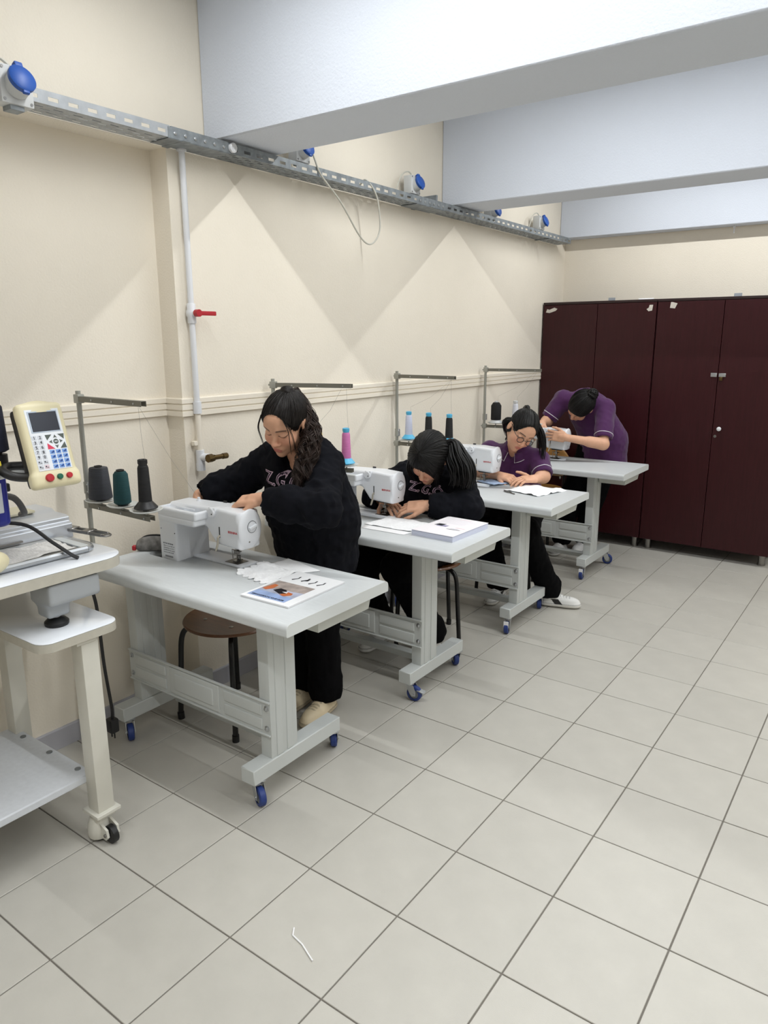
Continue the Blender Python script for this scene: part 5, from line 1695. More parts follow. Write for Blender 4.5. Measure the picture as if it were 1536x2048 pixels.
def hair_cap(name, C, R, k, m, parent, tie, grow=0.010, cut=(0, 0.118, -0.015), cutr=(0.078, 0.088, 0.116), extra=None, step=0.004, low=-0.075, amp=0.0011, freq=60, nlock=420):
    c = C
    V = Vol(c - 0.20, c + 0.20, step)
    P = lambda s, f, u: C + R @ (np.array([s, f, u]) * k)
    V.ell(P(0, -0.012, 0.031), (np.array([0.074, 0.092, 0.085]) + grow) * k, R, k=0)
    V.ell(P(0, 0.030, 0.040), (np.array([0.062, 0.058, 0.056]) + grow * 0.8) * k, R, k=0.02)
    V.ell(P(0, -0.045, -0.035), np.array([0.066, 0.052, 0.058]) * k, R, k=0.03)
    if extra: extra(V, P)
    V.ell(P(*cut), np.array(cutr) * k, R, k=0.010, sub=True)
    for s in (-1, 1):
        V.ell(P(s * 0.088, 0.004, -0.022), np.array([0.030, 0.026, 0.042]) * k, R, k=0.008, sub=True)
    n = R[:, 2] * -1
    V.half(P(0, 0, low), n)
    v, f = V.mesh()
    N = normals(v, f)
    tp = P(*tie)
    d = v - tp
    ax = unit(tp - C)
    e1 = unit(np.cross(ax, [0.2, 0.9, 0.3])); e2 = np.cross(ax, e1)
    phi = np.arctan2(d @ e2, d @ e1)
    dist = np.linalg.norm(d, axis=1)
    gr = np.sin(phi * freq + vnoise(np.stack([phi * 6, dist * 12, phi * 0], 1), 2) * 4)
    v = v + N * (gr * amp + vnoise(v * 60, 5) * 0.0012)[:, None]
    cap = np_obj(name, v, f, m, parent)
    # combed locks lying over the cap, from the hairline to the tie
    bv = BVHTree.FromPolygons([tuple(p) for p in v], f.tolist())
    g_ = np.random.default_rng(11)
    cc = P(0, -0.012, 0.031)
    d1 = unit(tp - cc)
    locks = []
    for q in range(nlock):
        a = g_.uniform(0, 2 * np.pi); el = g_.uniform(-0.75, 0.55)
        d0 = unit(R @ np.array([math.cos(a) * math.cos(el), math.sin(a) * math.cos(el), math.sin(el)]))
        if d0 @ d1 > 0.75 or d0 @ d1 < -0.85: continue
        hit0 = bv.ray_cast(Vector(cc + d0 * 0.3), Vector(-d0), 0.3)
        if hit0[0] is None or (np.array(hit0[0]) - cc) @ d0 < 0.066 * k: continue
        om = math.acos(np.clip(d0 @ d1, -1, 1))
        pts = []
        lift = g_.uniform(0.0002, 0.0022)
        for t in np.linspace(0, 0.97, 18):
            d = (d0 * math.sin((1 - t) * om) + d1 * math.sin(t * om)) / math.sin(om)
            d = unit(d + 0.02 * math.sin(t * 5 + q) * np.cross(d0, d1))
            h = bv.ray_cast(Vector(cc + d * 0.3), Vector(-d), 0.3)
            if h[0] is None: continue
            pts.append(np.array(h[0]) + d * lift * math.sin(min(1, t * 4 + 0.1) * 1.57))
        if len(pts) < 8: continue
        n_ = len(pts)
        locks.append((np.array(pts), 0.0019 * g_.uniform(0.6, 1.4) * np.clip(np.linspace(0.35, 2.0, n_), 0, 1)))
    if locks: hairbundle(locks, 'combed_locks', m, cap, 4)
    return cap

def folds(v, N, amp, seed, scale=(14, 14, 9), fine=0.35):
    a = vnoise(v * np.array(scale) + seed, seed)
    ridge = 1 - np.abs(vnoise(v * np.array(scale) * 1.3 + 5.1 * seed, seed + 3)) * 2
    r2 = 1 - np.abs(vnoise(v * np.array(scale) * np.array([2.6, 2.6, 1.7]) + 2.7 * seed, seed + 5)) * 2
    return v + N * ((a * 0.45 + ridge * 0.45 + np.clip(r2, -0.4, 1) * 0.45) * amp + vnoise(v * 48, seed + 7) * amp * fine)[:, None]

def shoe(name, parent, ankle, toe, base, col=(226, 226, 224), sole=(236, 236, 232), accent=None, k=1.0):
    """a trainer standing on the floor, from heel behind the ankle to the toe"""
    a = np.array(ankle, float); t = np.array(toe, float)
    d = t - a; d[2] = 0; d = unit(d); s = np.array([-d[1], d[0], 0])
    lo = a - d * 0.055 * k; 
    Rm = np.stack([s, d, [0, 0, 1]], 1)
    P = lambda f, q, z: np.array([a[0], a[1], 0]) + d * f * k + s * q * k + np.array([0, 0, z * k])
    c = P(0.06, 0, 0.04)
    V = Vol(c - 0.19 * k, c + 0.19 * k, 0.0045)
    V.caps(P(-0.020, 0, 0.020), P(0.150, 0.004, 0.018), 0.040 * k, 0.042 * k, k=0, flat=((0, 0, 1), 0.45))
    V.ell(P(0.015, 0, 0.050), A(0.036, 0.070, 0.045) * k, Rm, k=0.02)
    V.ell(P(0.100, 0.002, 0.036), A(0.040, 0.085, 0.032) * k, Rm, k=0.02)
    V.caps(P(-0.005, 0, 0.060), P(0.0, 0, 0.100), 0.034 * k, 0.036 * k, k=0.02)
    for q in range(4):
        V.caps(P(0.060 + q * 0.018, -0.022, 0.074 - q * 0.007), P(0.060 + q * 0.018, 0.022, 0.074 - q * 0.007), 0.0035 * k, k=0.004)
    V.half(P(0, 0, 0.0012), (0, 0, -1)); V.half(P(0, 0, 0.108), (0, 0, 1))
    v, f = V.mesh()
    col_ = np.tile(np.array(lin(col)), (len(v), 1))
    z = v[:, 2]
    w = (z < 0.026 * k)
    col_[w] = lin(sole)
    col_[(z > 0.024 * k) & (z < 0.031 * k)] = np.array(lin(col)) * 0.55
    qf = (v - P(0, 0, 0)) @ d / k; qs = (v - P(0, 0, 0)) @ s / k
    col_[(z > 0.045 * k) & (np.abs(qs) < 0.020) & (qf > 0.045) & (qf < 0.125) & (np.sin(qf * 349) < -0.2)] = np.array(lin(col)) * 0.6
    if accent is not None:
        q = (v - P(0, 0, 0)) @ d / k
        side = np.abs((v - P(0, 0, 0)) @ s) / k
        m_ = (z > 0.026 * k) & (z < 0.058 * k) & (side > 0.026) & (q > 0.01 + (0.058 - z / k) * 0.9) & (q < 0.055 + (0.058 - z / k) * 0.9)
        col_[m_] = lin(accent)
    return np_obj(name, v - base, f, M_shoe_w, parent, col_)

def make_person(label, base, J, H, hands, top, seed, shoes, tint=(1, 1, 1), kh=1.0, hem_drop=0.075):
    """J: joints in room coordinates; H: (centre, axes) of the head; top: 'hoodie' or 'polo'"""
    base = np.array(base, float)
    me = thing('person', label, 'person', tuple(base), group=None)
    j = {a: np.array(b, float) for a, b in J.items()}
    C, R = H
    S = unit(j['shR'] - j['shL']); U = unit(j['neck'] - j['pelvis']); F = unit(np.cross(U, S)); 
    allp = np.array(list(j.values()) + [C])
    lo, hi = allp.min(0) - 0.22, allp.max(0) + 0.24
    lo[2] = -0.02
    fine = [(C - 0.135, C + 0.135)]
    for h in hands:
        fine.append((h['W'] - 0.02 + np.minimum(0, h['D']) * 0.17 - 0.025, h['W'] + 0.02 + np.maximum(0, h['D']) * 0.17 + 0.025))
    # ---- body: one continuous surface
    V = Vol(lo, hi, 0.009, fine, 0.0032)
    V.chain([j['pelvis'], (j['pelvis'] + j['chest']) / 2, j['chest']], [0.118, 0.108, 0.122], k=0.03, flat=(F, 0.72))
    V.caps(j['chest'], j['neck'], 0.115, 0.055, k=0.03, flat=(F, 0.75))
    V.caps(j['shL'], j['shR'], 0.045, k=0.04)
    V.caps(j['neck'] - U * 0.02, C + R @ (A(0, -0.022, -0.055) * kh), 0.047 * kh, 0.050 * kh, k=0.025)
    for sd in 'LR':
        V.chain([j['sh' + sd], j['el' + sd], j['wr' + sd]], [0.044, 0.036, 0.0245], k=0.02)
        V.caps(j['el' + sd], (j['el' + sd] * 0.65 + j['wr' + sd] * 0.35), 0.037, 0.036, k=0.02)
        V.chain([j['hip' + sd], j['kn' + sd], j['an' + sd]], [0.080, 0.054, 0.036], k=0.03)
        V.caps(j['an' + sd] - A(0, 0, 0.03), j['to' + sd] + A(0, 0, 0.012), 0.028, 0.022, k=0.02)
    head_prims(V, C, R, kh)
    for h in hands:
        hand_prims(V, h['W'], h['D'], h['N'], h['T'], h['curl'], **h.get('kw', {}))
    v, f = V.mesh()
    np_obj('body', v - base, f, M_skin, me, skin_colors(v, C, R, kh, tint))
    # ---- trousers
    V = Vol(lo, np.array([hi[0], hi[1], j['pelvis'][2] + 0.2]), 0.009)
    V.caps(j['hipL'], j['hipR'], 0.098, k=0.03)
    V.caps(j['pelvis'], j['pelvis'] + U * 0.07, 0.148, 0.140, k=0.03, flat=(F, 0.78))
    for sd in 'LR':
        hem = j['an' + sd] * 0.93 + j['kn' + sd] * 0.07
        hem = j['an' + sd] + unit(j['kn' + sd] - j['an' + sd]) * 0.012
        V.chain([j['hip' + sd], j['kn' + sd], hem], [0.098, 0.078, 0.066], k=0.025)
        V.caps(hem, hem + A(0, 0, 0.03), 0.070, k=0.02)
    for sd in 'LR':
        hem = j['an' + sd]
        sl, g_ = V._blk(hem - A(.12, .12, .12), hem + A(.12, .12, 0.0))
        if sl: V.D[sl] = np.maximum(V.D[sl], (hem[2] - 0.030) - g_[2])
    v, f = V.mesh(); N = normals(v, f)
    v = folds(v, N, 0.006, seed + 11, (16, 16, 8))
    np_obj('trousers', v - base, f, M_trou, me)
    # ---- top
    V = Vol(np.array([lo[0], lo[1], j['pelvis'][2] - 0.36]), hi, 0.0075)
    if top == 'hoodie':
        Dn = A(0, 0, -1) if hem_drop > 0.1 else -U
        hemc = j['pelvis'] + Dn * hem_drop
        V.chain([hemc, j['pelvis'] + U * 0.03, (j['pelvis'] + j['chest']) / 2 + F * 0.012, j['chest']], [0.168, 0.182, 0.176, 0.166], k=0.03, flat=(F, 0.86))
        V.caps(j['chest'], j['neck'] - U * 0.02, 0.158, 0.095, k=0.04, flat=(F, 0.78))
        V.caps(j['shL'], j['shR'], 0.066, k=0.05)
        for sd in 'LR':
            e, w = j['el' + sd], j['wr' + sd]
            d = unit(w - e)
            V.chain([j['sh' + sd], e, e * 0.45 + w * 0.55, w - d * 0.035], [0.072, 0.066, 0.060, 0.046], k=0.025)
            V.caps(w - d * 0.045, w + d * 0.004, 0.036, 0.035, k=0.006)
            for q, tt in enumerate((0.62, 0.74, 0.86)):
                c = e * (1 - tt) + w * tt
                V.ell(c, A(0.054, 0.054, 0.054) * (1.04 - 0.10 * q), None, k=0.012)
        # hood lying on the shoulders
        nb = j['neck']
        pts = []
        for q in range(13):
            a = math.radians(-128 + q * 256 / 12)
            pts.append(nb - F * math.cos(a) * 0.085 + S * math.sin(a) * 0.082 - U * (0.005 + 0.030 * (1 - math.cos(a)) / 2 * 1.5))
        V.chain(pts, [0.020] + [0.034] * 11 + [0.020], k=0.02)
        V.ell(nb - F * 0.115 - U * 0.07, (0.085, 0.04, 0.075), np.stack([S, F, U], 1), k=0.03)
        V.ell(nb + F * 0.085 + U * 0.010, (0.050, 0.062, 0.085), np.stack([S, F, U], 1), k=0.012, sub=True)
        V.ell(nb + U * 0.065, (0.066, 0.066, 0.08), np.stack([S, F, U], 1), k=0.012, sub=True)
        V.half(hemc + Dn * 0.02, Dn)
        for sd in 'LR':
            w, e = j['wr' + sd], j['el' + sd]
            d = unit(w - e)
            V.caps(w + d * 0.006, w + d * 0.12, 0.050, k=0.0, sub=True)
        amp, mt_ = 0.0120, M_hood
    else:
        Dn = A(0, 0, -1) if hem_drop > 0.1 else -U
        hemc = j['pelvis'] + Dn * hem_drop
        V.chain([hemc, j['pelvis'] + U * 0.03, (j['pelvis'] + j['chest']) / 2, j['chest']], [0.172, 0.172, 0.154, 0.152], k=0.03, flat=(F, 0.78))
        V.caps(j['chest'], j['neck'] - U * 0.02, 0.148, 0.085, k=0.04, flat=(F, 0.76))
        V.caps(j['shL'], j['shR'], 0.058, k=0.05)
        for sd in 'LR':
            e = j['sh' + sd] * 0.22 + j['el' + sd] * 0.78
            V.chain([j['sh' + sd], e], [0.066, 0.061], k=0.03)
        V.caps(j['neck'] - U * 0.035, j['neck'] + U * 0.012 - F * 0.008, 0.075, 0.060, k=0.015)
        V.ell(j['neck'] + F * 0.075 + U * 0.02, (0.034, 0.055, 0.062), np.stack([S, F, U], 1), k=0.010, sub=True)
        V.caps(j['neck'] - U * 0.03, j['neck'] + U * 0.15, 0.052, 0.062, k=0.006, sub=True)
        V.half(hemc + Dn * 0.02, Dn)
        for sd in 'LR':
            s0, e = j['sh' + sd], j['el' + sd]
            d = unit(e - s0); q = s0 * 0.22 + e * 0.78
            V.caps(q + d * 0.075, q + d * 0.25, 0.075, k=0.0, sub=True)
        amp, mt_ = 0.0045, M_polo
    v, f = V.mesh(); N = normals(v, f)
    v = folds(v, N, amp, seed, (13, 13, 10))
    tp = np_obj('hoodie' if top == 'hoodie' else 'polo_shirt', v - base, f, mt_, me)
    bvh = BVHTree.FromPolygons([tuple(p) for p in v], f.tolist())
    # ---- shoes
    for sd in 'LR':
        shoe('shoe', me, j['an' + sd], j['to' + sd], base, **shoes)
    return me, j, S, U, F, bvh, base, tp

def wrap_text(name, body, size, origin, xd, yd, bvh, base, parent, m, offset=0.0, lift=0.002, back=0.12):
    """lettering laid onto the cloth: cast each point onto the garment"""
    meh = text_mesh(body, size, 0.0, offset, 'CENTER', spacing=1.05)
    bm = B(); bm.from_mesh(meh)
    bmesh.ops.triangulate(bm, faces=bm.faces[:])
    bmesh.ops.subdivide_edges(bm, edges=[e for e in bm.edges if e.calc_length() > 0.012], cuts=2, use_grid_fill=True)
    x, y = Vector(unit(xd)), Vector(unit(yd)); z = x.cross(y)
    for vv in bm.verts:
        p = Vector(origin) + x * vv.co.x + y * vv.co.y
        hit = bvh.ray_cast(p + z * back, -z)
        q = hit[0] if hit[0] is not None else p
        vv.co = q + (hit[1] if hit[0] is not None and hit[1].dot(z) > 0 else z) * lift - Vector(base)
    bpy.data.meshes.remove(meh)
    me2 = bpy.data.meshes.new(name); bm.to_mesh(me2); bm.free()
    return link(name, me2, m, parent)
M_let = mat('letter_pink', (214, 190, 208), 0.8); M_letk = mat('letter_fill', (44, 22, 52), 0.85)
def lettering(body, size, origin, xd, yd, bvh, base, parent, back=0.12):
    wrap_text('lettering', body, size, origin, xd, yd, bvh, base, parent, M_let, 0.0022 * size / 0.06, 0.0022, back)
    wrap_text('letter_fill', body, size, origin, xd, yd, bvh, base, parent, M_letk, -0.0008 * size / 0.06, 0.0032, back)

def polo_trim(me, j, S, U, F, bvh, base, cap=(True, True)):
    """white piping on the sleeve hems and a collar with piping"""
    for sd in 'LR':
        s0, e = j['sh' + sd], j['el' + sd]
        d = unit(e - s0); q = s0 * 0.22 + e * 0.78 - d * 0.008
        a = unit(np.cross(d, [0.3, 0.2, 0.9])); b = np.cross(d, a)
        pts = []
        for k in range(29):
            t = 2 * math.pi * k / 28
            r_ = a * math.cos(t) + b * math.sin(t)
            h = bvh.ray_cast(Vector(q + r_ * 0.14), Vector(-r_), 0.14)
            pr = np.array(h[0]) if h[0] is not None else q + r_ * 0.055
            if np.linalg.norm(pr - q) > 0.085: pr = q + r_ * 0.062
            pts.append(pr + r_ * 0.0005 - base)
        bm = B(); tube(bm, pts, 0.0026, 6)
        fin('sleeve_piping', bm, M_pipe, me)
    nb = j['neck']
    VV, FF, edge = [], [], []
    n = 26
    for q in range(n + 1):
        a = math.radians(-158 + q * 316 / n)
        rad = -F * math.cos(a) + S * math.sin(a)
        fr = (1 - math.cos(a)) / 2
        topp = nb + rad * 0.060 + U * (0.026 - 0.030 * fr) + F * 0.012 * fr
        w = 0.030 + 0.018 * fr ** 3
        mid = topp + rad * 0.012 + U * 0.003
        low = topp + rad * (0.026 + 0.010 * fr) - U * w
        VV += [topp - base, mid - base, low - base]
        edge.append(low - base + rad * 0.001)
    VV = np.array(VV)
    FF = np.array([[3 * q + r_, 3 * (q + 1) + r_, 3 * (q + 1) + r_ + 1, 3 * q + r_ + 1] for q in range(n) for r_ in (0, 1)])
    c = np_obj('collar', VV, FF, M_polo, me)
    md = c.modifiers.new('s', 'SOLIDIFY'); md.thickness = 0.004; md.offset = 0
    bm = B(); tube(bm, [VV[1] * 0.5 + VV[2] * 0.5 if False else VV[0]] + edge + [VV[-3]], 0.0022, 6)
    fin('collar_piping', bm, M_pipe, c)

# ---- girl at the nearest table: standing, curly ponytail, black hoodie
F1 = (0.13, -0.84, -0.50)
R1 = frame_from(F1, (0.14, -0.1, 0.95)); C1 = A(-0.962, 0.952, 1.290)
J1 = dict(pelvis=(-0.970, 1.125, 0.835), chest=(-0.985, 1.085, 1.030), neck=(-0.975, 1.040, 1.165), shL=(-0.885, 1.085, 1.105), shR=(-1.120, 1.040, 1.115),
          elL=(-0.735, 0.885, 0.985), wrL=(-0.950, 0.790, 1.012), elR=(-1.290, 0.970, 1.005), wrR=(-1.372, 0.850, 0.962),
          hipL=(-0.90, 1.12, 0.80), hipR=(-1.05, 1.12, 0.80), knL=(-0.935, 1.105, 0.44), knR=(-1.05, 1.13, 0.44), anL=(-0.930, 1.115, 0.095), anR=(-1.065, 1.155, 0.095), toL=(-0.915, 1.02, 0.02), toR=(-1.06, 1.06, 0.02))
h1 = [dict(W=A(-0.955, 0.788, 1.013), D=unit(A(-0.93, -0.30, -0.16)), N=A(0.1, -0.25, 0.95), T=A(0.2, -0.9, -0.3), curl=(0.55, 0.6, 0.65, 0.7), kw=dict(thumb=(0.75, 0.45, -0.45))),
      dict(W=A(-1.372, 0.848, 0.960), D=unit(A(0.10, -0.35, -0.93)), N=A(-0.6, -0.2, 0.7), T=A(1, 0, 0.1), curl=(0.35, 0.4, 0.45, 0.5))]
g1, j1, S_, U_, F_, bvh, base, tp = make_person('standing girl in a black hoodie with a long curly ponytail at the nearest table', (-0.95, 1.12, 0), J1, (C1, R1), h1, 'hoodie', 1,
    dict(col=(206, 190, 160), sole=(186, 172, 146)), hem_drop=0.16)
lettering('Z.G.\u00d6', 0.068, A(-0.978, 0.922, 1.048), -S_, U_, bvh, base, tp, 0.0)
for s in (-1, 1):
    pts = []
    for q in range(9):
        p0 = j1['neck'] + S_ * s * 0.035 + F_ * 0.02 - U_ * (0.06 + q * 0.022)
        h = bvh.ray_cast(Vector(p0 + F_ * 0.25), Vector(-F_))
        pts.append((np.array(h[0]) if h[0] is not None else p0 + F_ * 0.12) + F_ * 0.003 - base)
    bm = B(); tube(bm, pts, 0.0026, 6)
    fin('drawstring', bm, M_hood, tp)
P1 = lambda s, f, u: C1 + R1 @ A(s, f, u)
hc = hair_cap('hair', C1 - base, R1, 1.0, M_hair, g1, (-0.006, -0.046, 0.098), grow=0.005)
tie = P1(-0.006, -0.046, 0.098)
bm = B(); lathe(bm, [(0.020, -0.008), (0.026, 0), (0.020, 0.008)], 16, Matrix.Translation(Vector(tie - base)) @ Vector(R1[:, 2] - R1[:, 1] * 0.5).to_track_quat('Z', 'Y').to_matrix().to_4x4())
fin('hair_tie', bm, M_black, hc)
path = [tie, A(-0.938, 0.985, 1.388), A(-0.918, 1.005, 1.350), A(-0.896, 1.008, 1.300), A(-0.872, 0.998, 1.240), A(-0.862, 0.960, 1.165), A(-0.862, 0.930, 1.105), A(-0.872, 0.912, 1.035)]
wid = lambda t: 0.013 + 0.021 * min(1, t * 1.6)
lp = ringlets([p - base for p in path], 64, 9, wid, 0.0095, 6.0, 0.00135, seed=4, npt=76)
V = Vol(C1 - base - A(0.3, 0.3, 0.4), C1 - base + A(0.3, 0.3, 0.3), 0.006)
cp = [np.array(q) for q in spline([p - base for p in path], 28)]
V.chain(cp, [0.016] * 4 + [0.020] * 4 + [0.015] * (len(cp) - 12) + [0.012, 0.010, 0.008, 0.006], k=0.012)
V.ell(tie - base + R1[:, 2] * 0.012, (0.026, 0.026, 0.022), R1, k=0.012)
v_, f_ = V.mesh(); v_ = v_ + normals(v_, f_) * (vnoise(v_ * 90, 3) * 0.004)[:, None]
np_obj('ponytail_core', v_, f_, M_hair, hc)
path2 = [tie, P1(0.0, -0.085, 0.085), P1(0.0, -0.125, 0.03), A(-0.93, 1.130, 1.17), A(-0.872, 1.165, 1.05), A(-0.835, 1.175, 0.95)]
lp += ringlets([p - base for p in path2], 10, 8, lambda t: 0.010 + 0.026 * t, 0.007, 5, 0.0013, seed=6)
hairbundle(lp, 'ponytail', M_hairb, hc, 4)
st = []
for s_, pts in ((1, [(0.050, 0.070, 0.075), (0.072, 0.080, 0.02), (0.074, 0.078, -0.04), (0.066, 0.082, -0.09)]), (-1, [(-0.040, 0.072, 0.080), (-0.062, 0.082, 0.03), (-0.060, 0.086, -0.03), (-0.052, 0.084, -0.085)]), (-1, [(-0.045, 0.068, 0.075), (-0.070, 0.072, 0.02), (-0.070, 0.070, -0.05), (-0.064, 0.068, -0.09)])):
    for q in range(3):
        jt = rng.normal(0, 0.002, 3)
        P = np.array(spline([P1(*p) + jt - base for p in pts], 24)); st.append((P, np.linspace(0.0016, 0.0006, len(P))))
hairbundle(st, 'loose_strands', M_hair, hc)

# ---- girl at the second table: seated, head bent low, black hoodie
F2 = (-0.02, -0.70, -0.72)
R2 = frame_from(F2, (0.22, -0.2, 0.9)); C2 = A(-0.850, 1.815, 1.048)
J2 = dict(pelvis=(-1.00, 2.075, 0.560), chest=(-0.945, 1.990, 0.820), neck=(-0.905, 1.915, 0.965), shL=(-0.765, 1.975, 0.885), shR=(-1.080, 1.955, 0.915),
          elL=(-0.660, 1.870, 0.815), wrL=(-0.835, 1.765, 0.822), elR=(-1.180, 1.840, 0.815), wrR=(-1.100, 1.795, 0.805),
          hipL=(-0.92, 2.05, 0.545), hipR=(-1.08, 2.05, 0.545), knL=(-0.925, 1.66, 0.52), knR=(-1.170, 1.655, 0.50), anL=(-0.890, 1.93, 0.095), anR=(-1.175, 1.87, 0.095), toL=(-0.880, 1.84, 0.02), toR=(-1.175, 1.77, 0.02))
h2 = [dict(W=A(-0.838, 1.764, 0.822), D=unit(A(-0.90, -0.40, -0.12)), N=A(0.15, -0.45, 0.85), T=A(0.1, -0.3, -0.9), curl=(0.40, 0.45, 0.5, 0.55), kw=dict(thumb=(0.85, 0.35, -0.35))),
      dict(W=A(-1.098, 1.792, 0.806), D=unit(A(0.85, -0.45, -0.05)), N=A(0, -0.2, 0.95), T=A(0, -0.8, 0.2), curl=(0.3, 0.35, 0.4, 0.4))]
g2, j2, S_, U_, F_, bvh, base, tp = make_person('girl in a black hoodie sitting with her head bent low at the second table', (-0.99, 2.02, 0), J2, (C2, R2), h2, 'hoodie', 2,
    dict(col=(226, 226, 224), sole=(232, 232, 230)), hem_drop=0.04)
lettering('Z.G.\u00d6', 0.064, A(-0.893, 1.83, 0.885), (0.99, 0, -0.10), A(0.08, 0.25, 0.96), bvh, base, tp)
P2_ = lambda s, f, u: C2 + R2 @ A(s, f, u)
def fringe(V, P):
    V.ell(P(-0.058, 0.040, 0.010), (0.030, 0.055, 0.075), R2, k=0.02)
    V.ell(P(0.064, 0.030, 0.000), (0.022, 0.045, 0.075), R2, k=0.02)
hc = hair_cap('hair', C2 - base, R2, 1.0, M_hairk, g2, (0.01, 0.055, 0.115), grow=0.014, extra=fringe, cut=(0.012, 0.118, -0.050), cutr=(0.052, 0.070, 0.088), low=-0.085, freq=34)
tie = P2_(-0.055, -0.075, 0.010)
path = [tie, P2_(-0.085, -0.090, 0.010), A(-0.720, 1.865, 1.040), A(-0.688, 1.860, 0.980), A(-0.690, 1.845, 0.905)]
lp = lock_paths([p - base for p in path], 120, lambda t: 0.022 + 0.042 * math.sin(min(1, t * 1.15) * 1.9), curl=0.004, turns=1.5, r0=0.0050, seed=14, npt=30, lmin=0.82)
hairbundle(lp, 'ponytail', M_hairk, hc)
st = []
for pts in ([(0.060, 0.060, 0.06), (0.074, 0.080, 0.0), (0.070, 0.085, -0.07), (0.06, 0.08, -0.12)], [(-0.060, 0.070, 0.05), (-0.075, 0.085, -0.01), (-0.068, 0.088, -0.07), (-0.06, 0.085, -0.11)]):
    for q in range(14):
        jt = rng.normal(0, 0.006, 3)
        P = np.array(spline([P2_(*p) + jt - base for p in pts], 20)); st.append((P, np.linspace(0.004, 0.001, len(P))))
hairbundle(st, 'loose_strands', M_hairk, hc)

# ---- girl with glasses at the third table: seated, purple polo
F3 = (0.55, -0.62, -0.56)
R3 = frame_from(F3, (0.48, 0.10, 0.85)); C3 = A(-0.868, 2.860, 1.078)
J3 = dict(pelvis=(-0.965, 3.05, 0.560), chest=(-0.975, 2.990, 0.790), neck=(-0.945, 2.955, 0.945), shL=(-0.810, 2.985, 0.880), shR=(-1.135, 2.975, 0.905),
          elL=(-0.740, 2.910, 0.800), wrL=(-0.745, 2.815, 0.800), elR=(-1.215, 2.880, 0.800), wrR=(-0.965, 2.790, 0.797),
          hipL=(-0.88, 3.01, 0.54), hipR=(-1.04, 3.01, 0.54), knL=(-0.745, 2.70, 0.50), knR=(-0.985, 2.66, 0.49), anL=(-0.665, 2.915, 0.095), anR=(-0.985, 2.870, 0.095), toL=(-0.575, 2.945, 0.02), toR=(-0.975, 2.775, 0.02))
h3 = [dict(W=A(-0.742, 2.817, 0.800), D=unit(A(-0.55, -0.75, 0.02)), N=A(0.2, -0.1, 0.95), T=A(-0.8, 0.3, 0.2), curl=(0.35, 0.4, 0.45, 0.5), kw=dict(thumb=(0.5, 0.7, 0.25))),
      dict(W=A(-0.965, 2.790, 0.799), D=unit(A(0.95, -0.22, -0.05)), N=A(0.1, -0.3, 0.9), T=A(0, -0.9, -0.1), curl=(0.45, 0.5, 0.5, 0.55), kw=dict(thumb=(0.8, 0.4, -0.35)))]
g3, j3, S_, U_, F_, bvh, base, tp = make_person('girl with glasses in a purple polo shirt sitting at the third table', (-0.965, 3.02, 0), J3, (C3, R3), h3, 'polo', 3,
    dict(col=(232, 232, 230), sole=(224, 222, 216), accent=(24, 24, 26)), hem_drop=0.03)
polo_trim(g3, j3, S_, U_, F_, bvh, base)
P3 = lambda s, f, u: C3 + R3 @ A(s, f, u)
hc = hair_cap('hair', C3 - base, R3, 1.0, M_hairk, g3, (0.0, -0.085, 0.085), grow=0.006)
tie = P3(0, -0.088, 0.088)
lp = lock_paths([p - base for p in [tie, P3(0.0, -0.105, 0.090), P3(-0.03, -0.125, 0.05), A(-0.800, 2.965, 1.06), A(-0.772, 2.955, 0.97), A(-0.762, 2.930, 0.89)]], 70, lambda t: 0.010 + 0.014 * math.sin(min(1, t) * 2.6), curl=0.003, turns=1.5, r0=0.0045, seed=24, npt=34)
lp += lock_paths([p - base for p in [P3(0.05, -0.06, 0.0), P3(0.075, -0.075, -0.04), A(-1.02, 3.0, 1.02), A(-1.05, 3.03, 0.97)]], 40, lambda t: 0.014 + 0.012 * t, curl=0.002, turns=1, r0=0.0045, seed=25, npt=20)
hairbundle(lp, 'ponytail', M_hairk, hc)
gl = bpy.data.objects.new('glasses', None); COL.objects.link(gl); gl.parent = g3
for s in (-1, 1):
    bm = B()
    tube(bm, [P3(s * 0.033 + 0.021 * math.cos(a), 0.104 - 0.10 * (abs(s * 0.033 + 0.021 * math.cos(a)) - 0.01) ** 2 * 60 * 0.06, -0.006 + 0.0185 * math.sin(a)) - base for a in np.linspace(0, 2 * math.pi, 25)], 0.0020, 6)
    rm = fin('rim', bm, M_black, gl)
    bm = B(); tube(bm, [P3(s * 0.054, 0.100, 0.0) - base, P3(s * 0.070, 0.075, 0.004) - base, P3(s * 0.079, -0.005, 0.008) - base, P3(s * 0.077, -0.025, -0.010) - base], 0.0019, 6)
    fin('temple', bm, M_black, gl)
bm = B(); tube(bm, [P3(-0.013, 0.105, -0.002) - base, P3(0, 0.108, 0.001) - base, P3(0.013, 0.105, -0.002) - base], 0.0018, 6)
fin('bridge', bm, M_black, gl)

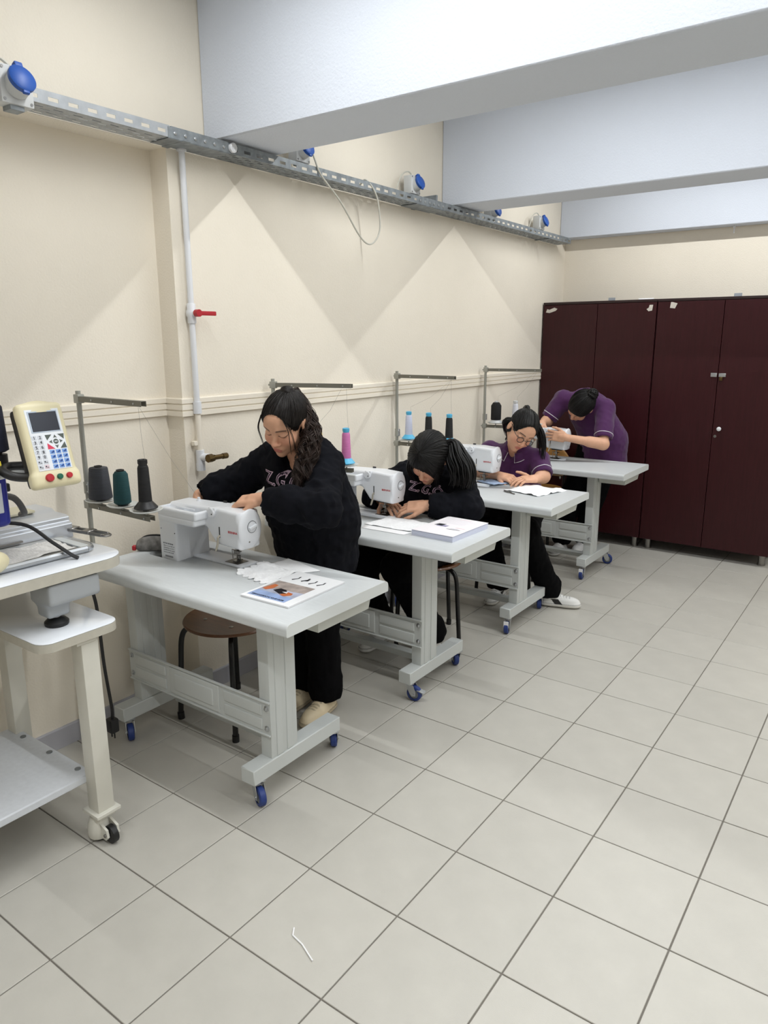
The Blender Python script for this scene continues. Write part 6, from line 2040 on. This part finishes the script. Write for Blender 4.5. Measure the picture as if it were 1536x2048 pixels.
# ---- girl at the farthest table: bending over the machine, purple polo, bun
F4 = (-0.42, -0.50, -0.76)
R4 = frame_from(F4, (0.30, -0.75, 0.45)); C4 = A(-0.930, 3.960, 1.135)
J4 = dict(pelvis=(-0.835, 4.225, 0.845), chest=(-0.925, 4.125, 1.085), neck=(-0.945, 4.045, 1.190), shL=(-0.790, 4.060, 1.115), shR=(-1.105, 4.045, 1.165),
          elL=(-0.735, 3.905, 0.880), wrL=(-0.945, 3.728, 0.930), elR=(-1.195, 3.985, 1.010), wrR=(-1.175, 3.855, 1.005),
          hipL=(-0.775, 4.22, 0.81), hipR=(-0.925, 4.22, 0.81), knL=(-0.87, 4.17, 0.45), knR=(-1.03, 4.14, 0.45), anL=(-0.955, 4.215, 0.095), anR=(-1.075, 4.09, 0.095), toL=(-0.95, 4.12, 0.02), toR=(-1.075, 3.99, 0.02))
h4 = [dict(W=A(-0.945, 3.728, 0.930), D=unit(A(-0.99, -0.06, 0.08)), N=A(0.0, -0.95, 0.25), T=A(0, 0.1, 1), curl=(0.28, 0.32, 0.36, 0.42), kw=dict(thumb=(0.8, 0.5, 0.05))),
      dict(W=A(-1.175, 3.852, 1.005), D=unit(A(-0.15, -0.85, -0.40)), N=A(-0.1, -0.4, 0.9), T=A(1, 0, 0), curl=(0.45, 0.5, 0.5, 0.55))]
g4, j4, S_, U_, F_, bvh, base, tp = make_person('standing girl in a purple polo shirt bending over the farthest sewing machine', (-0.93, 4.18, 0), J4, (C4, R4), h4, 'polo', 4,
    dict(col=(214, 214, 214), sole=(226, 226, 224)), hem_drop=0.15)
polo_trim(g4, j4, S_, U_, F_, bvh, base)
P4 = lambda s, f, u: C4 + R4 @ A(s, f, u)
hc = hair_cap('hair', C4 - base, R4, 1.0, M_hairk, g4, (-0.02, -0.085, 0.085), grow=0.010, cut=(0, 0.115, -0.045), cutr=(0.074, 0.080, 0.095))
bun = P4(-0.030, -0.085, 0.085) - base
lp = []
g_ = np.random.default_rng(3)
for q in range(60):
    ax = unit(g_.normal(size=3)); e1 = unit(np.cross(ax, g_.normal(size=3))); e2 = np.cross(ax, e1)
    r_ = g_.uniform(0.026, 0.040); t = np.linspace(0, g_.uniform(2.5, 5.0), 18)
    P = bun + e1 * r_ * np.cos(t)[:, None] + e2 * r_ * np.sin(t)[:, None] + ax * g_.uniform(-0.015, 0.015)
    lp.append((P, np.full(18, 0.006)))
hairbundle(lp, 'hair_bun', M_hairk, hc)
